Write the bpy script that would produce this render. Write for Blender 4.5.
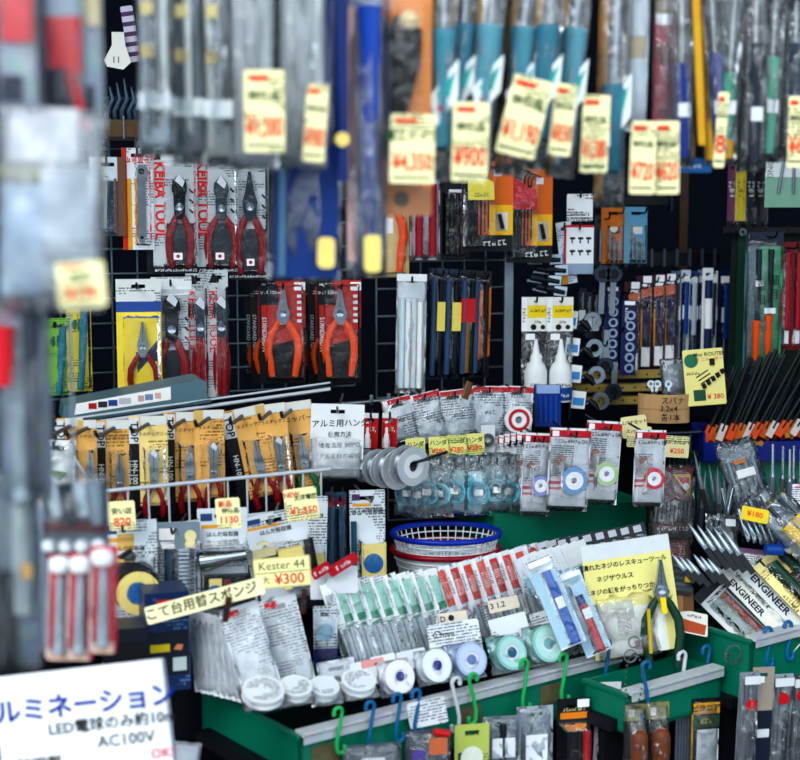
import bpy, math, random
from mathutils import Vector, Matrix
R = math.radians
sc = bpy.context.scene
col = sc.collection
random.seed(7)
for o in list(bpy.data.objects):
    bpy.data.objects.remove(o)

# ---------------------------------------------------------------- camera
F = 1500.0                       # focal length in pixels of the 800x760 frame
EYE = 1.5
PITCH = R(6.8)
cam_d = bpy.data.cameras.new('camera')
cam = bpy.data.objects.new('camera', cam_d)
col.objects.link(cam)
cam.location = (0, 0, EYE)
cam.rotation_euler = (R(90) - PITCH, 0, 0)
cam_d.sensor_width = 36
cam_d.lens = F * 36 / 800
cam_d.clip_start = 0.05
cam_d.dof.use_dof = True
cam_d.dof.focus_distance = 2.86
cam_d.dof.aperture_fstop = 3.3
cam_d.dof.aperture_blades = 0
sc.camera = cam
# ---------------------------------------------------------------- sky, sun, exposure
wd = bpy.data.worlds.new('overcast_sky')
sc.world = wd
wd.use_nodes = True
bg = wd.node_tree.nodes['Background']
bg.inputs[0].default_value = (0.76, 0.89, 1.0, 1)
bg.inputs[1].default_value = 1.7
sun_d = bpy.data.lights.new('hazy_sun', 'SUN')
sun_d.energy = 1.0
sun_d.angle = R(24)
sun_d.color = (1.0, 0.97, 0.92)
sun = bpy.data.objects.new('hazy_sun', sun_d)
col.objects.link(sun)
sun.rotation_euler = (R(52), 0, R(-24))
sc.view_settings.view_transform = 'Standard'
sc.view_settings.look = 'None'
sc.view_settings.gamma = 1
sc.view_settings.use_curve_mapping = False
sc.view_settings.exposure = 0.85
sc.cycles.transparent_max_bounces = 32
sc.cycles.max_bounces = 8

# ---------------------------------------------------------------- placing
CP, SP = math.cos(PITCH), math.sin(PITCH)
def at(px, py, Y):
    """the point of the place that stands Y metres in front of the camera and shows at a pixel"""
    a, b = (px - 400) / F, -(py - 380) / F
    d = Vector((a, CP + b * SP, -SP + b * CP))
    return Vector((0, 0, EYE)) + d * (Y / d.y)
def k(Y):
    return Y / F
class Line:
    """a line on plan through two (pixel column, distance) points"""
    def __init__(s, pa, Ya, pb, Yb):
        s.a = Vector(((pa - 400) / F * Ya, Ya)); b = Vector(((pb - 400) / F * Yb, Yb))
        s.d = (b - s.a).normalized(); s.n = Vector((-s.d.y, s.d.x))
        s.yaw = math.degrees(math.atan2(s.d.y, s.d.x))
    def Y(s, px, off=0.0):
        p = s.a + s.n * off
        m = (px - 400) / F
        t = (m * p.y - p.x) / (s.d.x - m * s.d.y)
        return p.y + t * s.d.y

# ---------------------------------------------------------------- materials
def lin(h):
    h = h.lstrip('#')
    c = [int(h[i:i + 2], 16) / 255 for i in (0, 2, 4)]
    return tuple((x / 12.92 if x <= .04045 else ((x + .055) / 1.055) ** 2.4) ** 1.25 for x in c) + (1,)
MATS = {}
def _new(key):
    m = bpy.data.materials.new(key); m.use_nodes = True
    MATS[key] = m
    return m, m.node_tree.nodes, m.node_tree.links
def mt(hexc, rough=.5, metal=0., spec=.22, var=.12):
    """plain surface with a little uneven colour"""
    key = 'm_%s_%g_%g_%g' % (hexc, rough, metal, var)
    if key in MATS: return MATS[key]
    m, n, l = _new(key)
    b = n['Principled BSDF']
    b.inputs['Roughness'].default_value = rough
    b.inputs['Metallic'].default_value = metal
    b.inputs['Specular IOR Level'].default_value = spec
    t = n.new('ShaderNodeTexCoord'); z = n.new('ShaderNodeTexNoise')
    z.inputs['Scale'].default_value = 60; z.inputs['Detail'].default_value = 3
    l.new(t.outputs['Object'], z.inputs['Vector'])
    x = n.new('ShaderNodeMixRGB'); x.blend_type = 'MULTIPLY'
    c = lin(hexc); x.inputs[1].default_value = c
    x.inputs[0].default_value = var * 2
    l.new(z.outputs['Color'], x.inputs[2])
    h = n.new('ShaderNodeHueSaturation'); h.inputs['Saturation'].default_value = 1.05; h.inputs['Value'].default_value = 1 + var * .9
    l.new(x.outputs[0], h.inputs['Color'])
    l.new(h.outputs[0], b.inputs['Base Color'])
    return m
def ink(base, inkc, pitch=.0045, cover=.5, rough=.42, block=.03):
    """a printed card: rows of unreadably small print on a plain ground"""
    key = 'p_%s_%s_%g_%g_%g' % (base, inkc, pitch, cover, block)
    if key in MATS: return MATS[key]
    m, n, l = _new(key)
    b = n['Principled BSDF']; b.inputs['Roughness'].default_value = rough; b.inputs['Specular IOR Level'].default_value = .2
    t = n.new('ShaderNodeTexCoord'); s = n.new('ShaderNodeSeparateXYZ')
    oi = n.new('ShaderNodeObjectInfo')
    l.new(t.outputs['Object'], s.inputs[0])
    def math_(op, a, bb=None):
        q = n.new('ShaderNodeMath'); q.operation = op
        for i, v in enumerate((a, bb)):
            if v is None: continue
            if isinstance(v, (int, float)): q.inputs[i].default_value = v
            else: l.new(v, q.inputs[i])
        return q.outputs[0]
    zz = math_('DIVIDE', s.outputs[2], pitch)
    row = math_('FLOOR', zz); fr = math_('FRACT', zz)
    line = math_('MULTIPLY', math_('GREATER_THAN', fr, .25), math_('LESS_THAN', fr, .8))
    cx = math_('MULTIPLY', s.outputs[0], 1 / (pitch * .45))
    comb = n.new('ShaderNodeCombineXYZ'); l.new(cx, comb.inputs[0]); l.new(math_('MULTIPLY', row, 7.3), comb.inputs[1])
    l.new(math_('MULTIPLY', oi.outputs['Random'], 30), comb.inputs[2])
    w = n.new('ShaderNodeTexNoise'); w.inputs['Scale'].default_value = 1.0; w.inputs['Detail'].default_value = 1
    l.new(comb.outputs[0], w.inputs['Vector'])
    dash = math_('GREATER_THAN', w.outputs[0], .43)
    c2 = n.new('ShaderNodeCombineXYZ'); l.new(math_('MULTIPLY', s.outputs[0], .45), c2.inputs[0]); l.new(math_('MULTIPLY', row, pitch), c2.inputs[1])
    l.new(math_('MULTIPLY', oi.outputs['Random'], 3), c2.inputs[2])
    v = n.new('ShaderNodeTexNoise'); v.inputs['Scale'].default_value = 1 / block; v.inputs['Detail'].default_value = 0
    l.new(c2.outputs[0], v.inputs['Vector'])
    blk = math_('LESS_THAN', v.outputs[0], cover)
    fac = math_('MULTIPLY', math_('MULTIPLY', line, dash), math_('MULTIPLY', blk, .85))
    x = n.new('ShaderNodeMixRGB'); x.inputs[1].default_value = lin(base); x.inputs[2].default_value = lin(inkc)
    l.new(fac, x.inputs[0]); l.new(x.outputs[0], b.inputs['Base Color'])
    return m
def clear(tint='ffffff', haze=.08, rough=.12, bump=.35, gloss=1.0):
    """thin clear wrapping: see-through, shiny, a little milky, creased"""
    key = 'c_%s_%g_%g_%g_%g' % (tint, haze, rough, bump, gloss)
    if key in MATS: return MATS[key]
    m, n, l = _new(key)
    n.remove(n['Principled BSDF'])
    out = n['Material Output']
    tr = n.new('ShaderNodeBsdfTransparent'); tr.inputs[0].default_value = lin(tint)
    gl = n.new('ShaderNodeBsdfGlossy'); gl.inputs['Roughness'].default_value = rough
    gl.inputs[0].default_value = (1, 1, 1, 1)
    df = n.new('ShaderNodeBsdfDiffuse'); df.inputs[0].default_value = (.9, .95, 1, 1)
    fr = n.new('ShaderNodeFresnel'); fr.inputs[0].default_value = 1.5
    t = n.new('ShaderNodeTexCoord'); z = n.new('ShaderNodeTexNoise'); z.inputs['Scale'].default_value = 38
    z.inputs['Detail'].default_value = 3; z.inputs['Distortion'].default_value = .8
    oi = n.new('ShaderNodeObjectInfo'); va = n.new('ShaderNodeVectorMath'); va.operation = 'ADD'
    l.new(t.outputs['Object'], va.inputs[0]); l.new(oi.outputs['Random'], va.inputs[1]); l.new(va.outputs[0], z.inputs['Vector'])
    bu = n.new('ShaderNodeBump'); bu.inputs['Strength'].default_value = bump; bu.inputs['Distance'].default_value = .012
    l.new(z.outputs[0], bu.inputs['Height'])
    for q in (gl, fr): l.new(bu.outputs[0], q.inputs['Normal'])
    mu = n.new('ShaderNodeMath'); mu.operation = 'MULTIPLY'; mu.inputs[1].default_value = gloss; mu.use_clamp = True
    l.new(fr.outputs[0], mu.inputs[0])
    m1 = n.new('ShaderNodeMixShader'); l.new(mu.outputs[0], m1.inputs[0]); l.new(tr.outputs[0], m1.inputs[1]); l.new(gl.outputs[0], m1.inputs[2])
    m2 = n.new('ShaderNodeMixShader'); m2.inputs[0].default_value = haze; l.new(m1.outputs[0], m2.inputs[1]); l.new(df.outputs[0], m2.inputs[2])
    l.new(m2.outputs[0], out.inputs[0])
    return m
WHITE = mt('eef0f2', .45, var=.03); PAPER = mt('f2efe6', .6, var=.04); OFFW = mt('d9dde0', .5, var=.05)
BLACK = mt('0b0d14', .4, var=.1); DARK = mt('10141f', .6); INKB = mt('15171d', .6, var=0); NAVY = mt('152a66', .5)
STEEL = mt('9aa3ab', .28, .9, var=.1); DSTEEL = mt('4b5560', .32, .9); CHROME = mt('c9d0d6', .18, 1., var=.05)
WIRE = mt('6f8288', .35, .7); WWIRE = mt('cdd4da', .4, .2, var=.06)
REDH = mt('8f1122', .34, var=.08); ORNG = mt('f0663a', .36, var=.08); TEAL = mt('2f7f92', .4); TEALD = mt('1d5666', .4)
GRNH = mt('0d4638', .42); RED = mt('c21a26', .45); INKR = mt('d8281f', .55, var=0); INKO = mt('e8502a', .55, var=0); INKG = mt('2c5a35', .6, var=0)
YEL = mt('f0e6a8', .55, var=.05); YEL2 = mt('f0d63c', .5, var=.05); GOLD = mt('d99a35', .45); BLUE = mt('1f4fb0', .42); LBLUE = mt('5aa0d8', .45)
INKBL = mt('22409c', .6, var=0); BROWN = mt('4a2418', .6); WOOD = mt('7a4a32', .5, var=.3); GREENBOX = mt('107c64', .38, var=.1)
CLR = clear('fdfdfe', .004, .06, .35, 1.1); CLRF = clear('fbfcfd', .02, .07, .7, 1.2); BAGM = clear('f8fafb', .04, .07, 1.0, 2.0); MILK = clear('fafbfc', .20, .1, .8, 1.2)
TAGP = ink('efe6b4', '5c6b3c', .0042, .42); WHP = ink('e9ebee', '53585f', .0042, .46); CREAM = ink('efe2b4', '6f6650', .004, .4)

# ---------------------------------------------------------------- meshes (shared through a cache)
MESH = {}
def memo(f):
    def g(*a, **kw):
        a = tuple(round(x, 4) if isinstance(x, float) else x for x in a)
        kw = {q: (round(x, 4) if isinstance(x, float) else x) for q, x in kw.items()}
        key = (f.__name__, a, tuple(sorted(kw.items())))
        if key not in MESH:
            v, fc, sm = f(*a, **kw)
            me = bpy.data.meshes.new(f.__name__)
            me.from_pydata([tuple(p) for p in v], [], fc)
            if sm: me.polygons.foreach_set('use_smooth', [True] * len(fc))
            me.materials.append(None)
            me.update(); MESH[key] = me
        return MESH[key]
    return g
def _prism(pts, y0, y1):
    n = len(pts)
    v = [(x, y0, z) for x, z in pts] + [(x, y1, z) for x, z in pts]
    f = [tuple(range(n)), tuple(range(2 * n - 1, n - 1, -1))]
    f += [(i, n + i, n + (i + 1) % n, (i + 1) % n) for i in range(n)]
    return v, [t[::-1] for t in f]
@memo
def prism(pts, y0, y1):
    area = sum(pts[i][0] * pts[(i + 1) % len(pts)][1] - pts[(i + 1) % len(pts)][0] * pts[i][1] for i in range(len(pts)))
    if area > 0: pts = pts[::-1]
    v, f = _prism(list(pts), y0, y1)
    return v, f, False
@memo
def box(w, d, h, cx=0., cy=0., cz=0.):
    v, f = _prism([(cx - w / 2, cz - h / 2), (cx - w / 2, cz + h / 2), (cx + w / 2, cz + h / 2), (cx + w / 2, cz - h / 2)], cy - d / 2, cy + d / 2)
    return v, f, False
def rr(x0, z0, x1, z1, r, n=3):
    p = []
    for cx, cz, a in ((x0 + r, z0 + r, 180), (x0 + r, z1 - r, 90), (x1 - r, z1 - r, 0), (x1 - r, z0 + r, -90)):
        for i in range(n + 1):
            t = R(a + 90 - 90 * i / n)
            p.append((cx + r * math.cos(t), cz + r * math.sin(t)))
    return p
@memo
def rbox(x0, z0, x1, z1, y0, y1, r=.003):
    r = min(r, abs(x1 - x0) * .48, abs(z1 - z0) * .48)
    v, f = _prism(rr(x0, z0, x1, z1, r), y0, y1)
    return v, f, False
@memo
def slotcard(w, h, th, r=.003):
    """card with a hang slot cut near the top edge, top edge at z=0"""
    sw, sh, sz = min(.026, w * .4), .007, -.014
    xs = [-w / 2, -sw / 2, sw / 2, w / 2]; zs = [0, sz + sh / 2, sz - sh / 2, -h]
    v = []; f = []
    for y in (-th / 2, th / 2):
        for z in zs:
            for x in xs: v.append((x, y, z))
    q = lambda i, j, s: s * 16 + j * 4 + i
    for j in range(3):
        for i in range(3):
            if i == 1 and j == 1: continue
            f.append((q(i, j + 1, 0), q(i + 1, j + 1, 0), q(i + 1, j, 0), q(i, j, 0)))
            f.append((q(i, j, 1), q(i + 1, j, 1), q(i + 1, j + 1, 1), q(i, j + 1, 1)))
    e = [(0, 0), (1, 0), (2, 0), (3, 0), (3, 1), (3, 2), (3, 3), (2, 3), (1, 3), (0, 3), (0, 2), (0, 1)]
    for a in range(12):
        A, Bq = e[a], e[(a + 1) % 12]
        f.append((q(*A, 0), q(*Bq, 0), q(*Bq, 1), q(*A, 1)))
    e = [(1, 1), (1, 2), (2, 2), (2, 1)]
    for a in range(4):
        A, Bq = e[a], e[(a + 1) % 4]
        f.append((q(*A, 0), q(*Bq, 0), q(*Bq, 1), q(*A, 1)))
    return v, f, False
@memo
def tube(path, rad, n=8, flat=1.0):
    """sweep along a path; rad is one radius or one for each point"""
    P = [Vector(p) for p in path]
    if isinstance(rad, (int, float)): rad = [rad] * len(P)
    v, f = [], []
    t0 = (P[1] - P[0]).normalized()
    up = Vector((0, 1, 0)) if abs(t0.y) < .9 else Vector((1, 0, 0))
    for i, p in enumerate(P):
        t = (P[min(i + 1, len(P) - 1)] - P[max(i - 1, 0)]).normalized()
        a = (up - t * up.dot(t)).normalized(); b = t.cross(a); up = a
        for j in range(n):
            an = 2 * math.pi * j / n
            v.append(p + (a * math.cos(an) * flat + b * math.sin(an)) * rad[i])
    for i in range(len(P) - 1):
        for j in range(n):
            f.append((i * n + j, i * n + (j + 1) % n, (i + 1) * n + (j + 1) % n, (i + 1) * n + j))
    m = (len(P) - 1) * n; c = len(v); v += v[:n] + v[m:m + n]
    f.append(tuple(range(c + n - 1, c - 1, -1))); f.append(tuple(range(c + n, c + 2 * n)))
    return v, f, True
@memo
def lathe(prof, n=16, axis='Y', cx=0., cy=0., cz=0.):
    """profile (radius, along the axis) spun round; closed when it starts and ends on radius 0"""
    v, f = [], []
    def ring(r, h):
        for j in range(n):
            a = 2 * math.pi * j / n
            c, s = r * math.cos(a), r * math.sin(a)
            v.append({'Y': (cx + c, cy + h, cz + s), 'Z': (cx + c, cy + s, cz + h), 'X': (cx + h, cy + c, cz + s)}[axis])
        return len(v) // n - 1
    last = last_d = None
    for i in range(len(prof) - 1):
        d = Vector((prof[i + 1][0] - prof[i][0], prof[i + 1][1] - prof[i][1]))
        if d.length < 1e-6: continue
        d.normalize()
        if last is None or d.dot(last_d) < .72: last = ring(*prof[i])      # a crease: new edge loop
        b = ring(*prof[i + 1])
        for j in range(n):
            q = (last * n + j, last * n + (j + 1) % n, b * n + (j + 1) % n, b * n + j)
            f.append(q if axis != 'Y' else q[::-1])
        last, last_d = b, d
    return v, f, True
@memo
def ringm(r0, r1, y0, y1, n=20, cx=0., cz=0.):
    """flat washer facing the front"""
    v, f = [], []
    for r, y in ((r0, y0), (r1, y0), (r1, y1), (r0, y1)):
        for j in range(n):
            a = 2 * math.pi * j / n
            v.append((cx + r * math.cos(a), y, cz + r * math.sin(a)))
    for i in range(4):
        for j in range(n):
            f.append((i * n + j, i * n + (j + 1) % n, ((i + 1) % 4) * n + (j + 1) % n, ((i + 1) % 4) * n + j))
    return v, f, False
@memo
def bagm(w, h, bulge, seed=0, nx=9, nz=12):
    """soft wrapper: two sheets sealed at the edges, uneven; top edge at z=0"""
    rn = random.Random(seed)
    v, f, idx = [], [], {}
    for s in (-1, 1):
        for j in range(nz + 1):
            for i in range(nx + 1):
                edge = i in (0, nx) or j in (0, nz)
                if edge and (0, i, j) in idx:
                    idx[(s, i, j)] = idx[(0, i, j)]; continue
                x = w * (i / nx - .5); z = -h * j / nz
                pr = (1 - (2 * i / nx - 1) ** 2) ** .7 * min(1, (j / nz) * 2.2) * min(1, (1 - j / nz) * 4 + (.0 if j == nz else .3))
                y = 0 if edge else s * bulge * max(0, pr) * (.55 + .9 * rn.random())
                if edge: y = (rn.random() - .5) * bulge * .35; x += (rn.random() - .5) * w * .02
                idx[(s, i, j)] = len(v)
                if edge: idx[(0, i, j)] = len(v)
                v.append((x, y, z))
    for s in (-1, 1):
        for j in range(nz):
            for i in range(nx):
                q = (idx[(s, i, j)], idx[(s, i, j + 1)], idx[(s, i + 1, j + 1)], idx[(s, i + 1, j)])
                f.append(q if s < 0 else q[::-1])
    return v, f, True
@memo
def text(s, size, bold=0.0, ax='CENTER'):
    cu = bpy.data.curves.new('lettering', 'FONT')
    cu.body = s; cu.size = size; cu.align_x = ax; cu.align_y = 'CENTER'
    cu.resolution_u = 2; cu.extrude = .00015; cu.offset = bold * size
    ob = bpy.data.objects.new('lettering_curve', cu)
    me = bpy.data.meshes.new_from_object(ob)
    v = [(p.co.x, -p.co.z, p.co.y) for p in me.vertices]
    f = [tuple(p.vertices) for p in me.polygons]
    bpy.data.objects.remove(ob); bpy.data.curves.remove(cu); bpy.data.meshes.remove(me)
    return v, f, False

@memo
def fine_print(n, size, seed):
    """a row of n unreadable printed marks"""
    rn = random.Random(seed); v, f = [], []
    for i in range(n):
        x = (i - n / 2 + .15) * size * .62
        for b in range(3):
            if rn.random() < .5: x0, z0, w, h = x + rn.random() * size * .2, (b - 1.3) * size * .26, size * .4, size * .11
            else: x0, z0, w, h = x + b * size * .16, -size * .35, size * .1, size * (.3 + .4 * rn.random())
            c = len(v); v += [(x0, 0, z0), (x0 + w, 0, z0), (x0 + w, 0, z0 + h), (x0, 0, z0 + h)]; f.append((c, c + 1, c + 2, c + 3))
    return v, f, False
UNREAD = {'PRO', 'SAW', 'PLIERS', 'SOFT', 'WIRE', 'SOCKET', 'EXTRA', 'BEST', 'SUPER', 'DRILL SET', 'BIT', 'FUJIYA', '8本組', 'KURE', 'GREASE', 'LUBRI', 'ポリ 50',
          'Eight', 'ドライバー', 'デスクコンセント', 'FUSO/CIVIA', 'デジタルノギス', 'SILICON', 'SOLDER', 'SOLDER WICK', 'SILVER', 'goot wick', 'デスク', '工具用', '替刃', '瞬間', 'Crest', '切断 研磨', 'KEIBA  JAPAN MADE', 'プロ用', 'はんだ'}

# ---------------------------------------------------------------- things and parts
def tag(o, label=None, cat=None, group=None, kind=None):
    if label: o['label'] = label
    if cat: o['category'] = cat
    if group: o['group'] = group
    if kind: o['kind'] = kind
    return o
def setmat(o, m):
    s = o.material_slots[0]; s.link = 'OBJECT'; s.material = m
def mesh_obj(name, me, m, parent=None, loc=(0, 0, 0), rot=None):
    o = bpy.data.objects.new(name, me); col.objects.link(o)
    setmat(o, m)
    o.location = loc
    if rot: o.rotation_euler = rot
    if parent is not None: o.parent = parent
    return o
def orient(yaw=0, tilt=0, roll=0):
    return (Matrix.Rotation(R(yaw), 3, 'Z') @ Matrix.Rotation(R(tilt), 3, 'X') @ Matrix.Rotation(R(roll), 3, 'Y')).to_euler()
def empty(name, label, cat, loc, yaw=0, tilt=0, roll=0, group=None):
    o = bpy.data.objects.new(name, None); col.objects.link(o)
    o.empty_display_size = .02
    o.location = loc; o.rotation_euler = orient(yaw, tilt, roll)
    return tag(o, label, cat, group)
ORD = ['first', 'second', 'third', 'fourth', 'fifth', 'sixth', 'seventh', 'eighth', 'ninth', 'tenth', 'eleventh', 'twelfth',
       'thirteenth', 'fourteenth', 'fifteenth', 'sixteenth', 'seventeenth', 'eighteenth', 'nineteenth', 'twentieth',
       'twenty-first', 'twenty-second', 'twenty-third', 'twenty-fourth']
class Pack:
    """a flat package hanging or leaning with its top edge at a point; u right, v down, both 0..1"""
    def __init__(s, name, label, cat, px, py, Y, w, h, yaw=0, tilt=0, roll=0, group=None):
        s.k = k(Y)
        s.w = round(w * s.k / max(.35, math.cos(R(yaw))), 3); s.h = round(h * s.k / max(.5, math.cos(R(tilt))), 3)
        s.e = empty(name, label, cat, at(px, py, Y), yaw, tilt, roll, group)
        s.ly = 0.0
    def xz(s, u, v): return (u - .5) * s.w, -v * s.h
    def add(s, name, me, m, loc=(0, 0, 0), rot=None, parent=None):
        return mesh_obj(name, me, m, parent or s.e, loc, rot)
    def card(s, m, th=.0012, slot=True, name='card'):
        s.th = th; s.ly = -th / 2
        if slot and s.w > .02: return s.add(name, slotcard(s.w, s.h, th), m)
        return s.add(name, rbox(-s.w / 2, -s.h, s.w / 2, 0., -th / 2, th / 2, .003), m)
    def panel(s, name, u0, v0, u1, v1, m, y=None, th=.0004, r=.001):
        x0, z0 = s.xz(u0, v1); x1, z1 = s.xz(u1, v0)
        if y is None: y = s.ly
        o = s.add(name, rbox(x0, z0, x1, z1, y - th, y, r), m)
        return o
    def poly(s, name, pts, m, y=None, th=.0004):
        if y is None: y = s.ly
        return s.add(name, prism(tuple((round(a, 4), round(b, 4)) for a, b in (s.xz(u, v) for u, v in pts)), y - th, y), m)
    def txt(s, t, u, v, px, m, roll=0, y=None, bold=.0, ax='CENTER', name='lettering'):
        x, z = s.xz(u, v)
        if y is None: y = s.ly - .0007
        me = fine_print(len(t), round(px * s.k, 4), sum(map(ord, t))) if t in UNREAD else text(t, round(px * s.k, 4), bold, ax)
        return s.add(name, me, m, (x, y, z), (0, R(roll), 0))
    def disc(s, name, u, v, r, m, y=None, th=.0005, n=20):
        x, z = s.xz(u, v); r *= s.k
        if y is None: y = s.ly
        return s.add(name, lathe(((0., -th), (r, -th), (r, 0.), (0., 0.)), n, 'Y'), m, (x, y, z))
    def ring(s, name, u, v, r0, r1, m, y=None, th=.004):
        x, z = s.xz(u, v)
        if y is None: y = s.ly
        return s.add(name, ringm(r0 * s.k, r1 * s.k, -th, 0.), m, (x, y, z))
    def blister(s, u0, v0, u1, v1, d=.014, m=None, name='blister'):
        x0, z0 = s.xz(u0, v1); x1, z1 = s.xz(u1, v0)
        i = min(.006, (x1 - x0) * .2); a = rr(x0, z0, x1, z1, .004); b = rr(x0 + i, z0 + i, x1 - i, z1 - i, .003); n = len(a)
        key = ('blister', round(x0, 3), round(z0, 3), round(x1, 3), round(z1, 3), d)
        if key not in MESH:
            v = [(x, 0, z) for x, z in a] + [(x, -d, z) for x, z in b]
            f = [(i, (i + 1) % n, n + (i + 1) % n, n + i) for i in range(n)] + [tuple(range(n, 2 * n))]
            me = bpy.data.meshes.new('blister'); me.from_pydata(v, [], f); me.materials.append(None); MESH[key] = me
        return s.add(name, MESH[key], m or CLR, (0, s.ly - .0006, 0))
    def bag(s, bulge=.008, m=None, seed=None, name='bag', u0=0, v0=0, u1=1, v1=1):
        x0, z1 = s.xz(u0, v0); x1, z0 = s.xz(u1, v1)
        return s.add(name, bagm(round(x1 - x0, 3), round(z1 - z0, 3), bulge, random.randrange(6) if seed is None else seed), m or BAGM, ((x0 + x1) / 2, 0, z1))
    def pliers(s, u, v0, v1, spread, hm, jm=None, jaw='nose', y=None, split=.42, grip=1.0, lean=0):
        """two curved sleeves and a pair of jaws"""
        x, zt = s.xz(u, v0); zb = s.xz(u, v1)[1]; L = zt - zb; sp = spread * s.w
        if y is None: y = s.ly - .007
        zp = -L * split; r = L * .034 * grip
        rot = (0, R(lean), 0); lo = (x, y, zt)
        for q in (-1, 1):
            pts = ((q * L * .025, 0., zp + L * .01), (q * sp * .5, 0., zp - L * .08), (q * sp * .92, 0., zp - L * .22),
                   (q * sp, 0., zp - L * .36), (q * sp * .86, 0., zp - L * .5), (q * sp * .74, 0., -L))
            pts = tuple(tuple(round(c, 4) for c in p) for p in pts)
            s.add('handle', tube(pts, tuple(round(r * c, 5) for c in (.6, .95, 1.1, 1.1, 1.05, .8)), 8, .8), hm, lo, rot)
        w = L * .05
        if jaw == 'nose': o = ((-w * .25, 0), (w * .25, 0), (w * .9, -L * .2), (w * 1.5, -L * .3), (w * 1.2, zp), (w * .6, zp - L * .06), (-w * .6, zp - L * .06), (-w * 1.2, zp), (-w * 1.5, -L * .3), (-w * .9, -L * .2))
        elif jaw == 'cut': o = ((-w * .3, 0), (w * .3, 0), (w * 1.5, -L * .07), (w * 1.7, -L * .16), (w * 1.3, -L * .22), (w * 1.2, zp), (w * .5, zp - L * .06), (-w * .5, zp - L * .06), (-w * 1.2, zp), (-w * 1.3, -L * .22), (-w * 1.7, -L * .16), (-w * 1.5, -L * .07))
        else: o = ((-w, 0), (w, 0), (w * 1.5, -L * .1), (w * 1.3, zp), (w * .5, zp - L * .06), (-w * .5, zp - L * .06), (-w * 1.3, zp), (-w * 1.5, -L * .1))
        o = tuple((round(a, 4), round(b, 4)) for a, b in o)
        j = s.add('jaw', prism(o, -.005, .005), jm or STEEL, lo, rot)
        if jaw == 'cut': s.add('jaw_tip', prism(tuple((round(a * .8, 4), round(b, 4)) for a, b in ((-w * .3, 0), (w * .3, 0), (w * 1.5, -L * .07), (w * .9, -L * .13), (0, -L * .10), (-w * 1.2, -L * .06))), -.0058, -.005), mt('e2e6ea', .3, .3), (0, 0, 0), None, j)
        s.add('pivot', lathe(((0., -.0025), (round(w * .8, 4), -.0018), (round(w * .8, 4), 0.), (0., 0.)), 12, 'Y', 0., -.0055, round(zp * .82, 4)), CHROME, (0, 0, 0), None, j)
        s.add('slit', box(.0008, .0004, round(L * split * .62, 4), 0., -.0052, round(-L * split * .34, 4)), BLACK, (0, 0, 0), None, j)
    def stick(s, name, u, v0, v1, r, m, y=None, r2=None, u2=None, n=8, flat=1.0):
        x, z = s.xz(u, v0); x2, z2 = s.xz(u if u2 is None else u2, v1); r *= s.k; r2 = r if r2 is None else r2 * s.k
        if y is None: y = s.ly - r
        return s.add(name, tube(((0., 0., 0.), (round((x2 - x) * .5, 4), 0., round((z2 - z) * .5, 4)), (round(x2 - x, 4), 0., round(z2 - z, 4))), (round(r, 4), round((r + r2) / 2, 4), round(r2, 4)), n, flat), m, (x, y, z))
    def driver(s, u, v0, v1, r, hm, top=True, y=None, split=.5, u2=None, sm=None, cap=None):
        """screwdriver: shaft above, handle below (or the other way round)"""
        u2 = u if u2 is None else u2; vm = v0 + (v1 - v0) * split; um = u + (u2 - u) * split
        if y is None: y = s.ly - r * s.k
        if top:
            s.stick('shaft', u, v0, vm, r * .22, sm or STEEL, y, None, um)
            h = s.stick('handle', um, vm, v1, r, hm, y, r * .86, u2, 8)
            s.stick('collar', um, vm - .01, vm + .03, r * .62, cap or hm, y, r * .9, um)
        else:
            h = s.stick('handle', u, v0, vm, r, hm, y, r * .9, um, 8)
            s.stick('shaft', um, vm, v1, r * .32, sm or STEEL, y, None, u2)
        return h
    def spool(s, u, v, r, m, hub=None, y=None, th=.012, hubr=.45, wire=None):
        x, z = s.xz(u, v); r *= s.k
        if y is None: y = s.ly
        a, b = round(r, 4), round(r * hubr, 4); t = round(th, 4)
        o = s.add('spool', lathe(((b, 0.), (a, 0.), (a, -t * .15), (round(a * .86, 4), -t * .2), (round(a * .86, 4), -t * .8), (a, -t * .85), (a, -t), (b, -t), (b, 0.)), 18, 'Y'), m, (x, y, z))
        s.add('hub', lathe(((round(b * .55, 4), 0.), (b, 0.), (b, -t * .96), (round(b * .55, 4), -t * .96), (round(b * .55, 4), 0.)), 14, 'Y'), hub or WHITE, (0, 0, 0), None, o)
        return o
    def sticker(s, u, v, w, h, m=None, y=None, name='price_sticker'):
        return s.panel(name, u - w / 2, v - h / 2, u + w / 2, v + h / 2, m or WHITE, y)

def hook(parent, p, reach=.09, yaw=0, m=None, r=.0022, back=.05, name='hook'):
    """peg hook through a pack's slot: comes from behind, ends in an upturned tip; p is where the pack hangs"""
    c, s_ = math.cos(R(yaw)), math.sin(R(yaw))
    f = lambda d, z: (round(p.x + d * s_ - base.x, 4), round(p.y - d * c - base.y, 4), round(p.z + z - base.z, 4))
    base = parent.location
    return mesh_obj(name, tube((f(-back, .0), f(0, .0), f(reach * .7, .0), f(reach * .9, .003), f(reach, .012)), r, 6), m or BLACK, parent)
def worldtube(parent, name, pts, r, m, n=8):
    b = parent.location
    return mesh_obj(name, tube(tuple(tuple(round(c, 4) for c in (Vector(p) - b)) for p in pts), r, n), m, parent)

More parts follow.
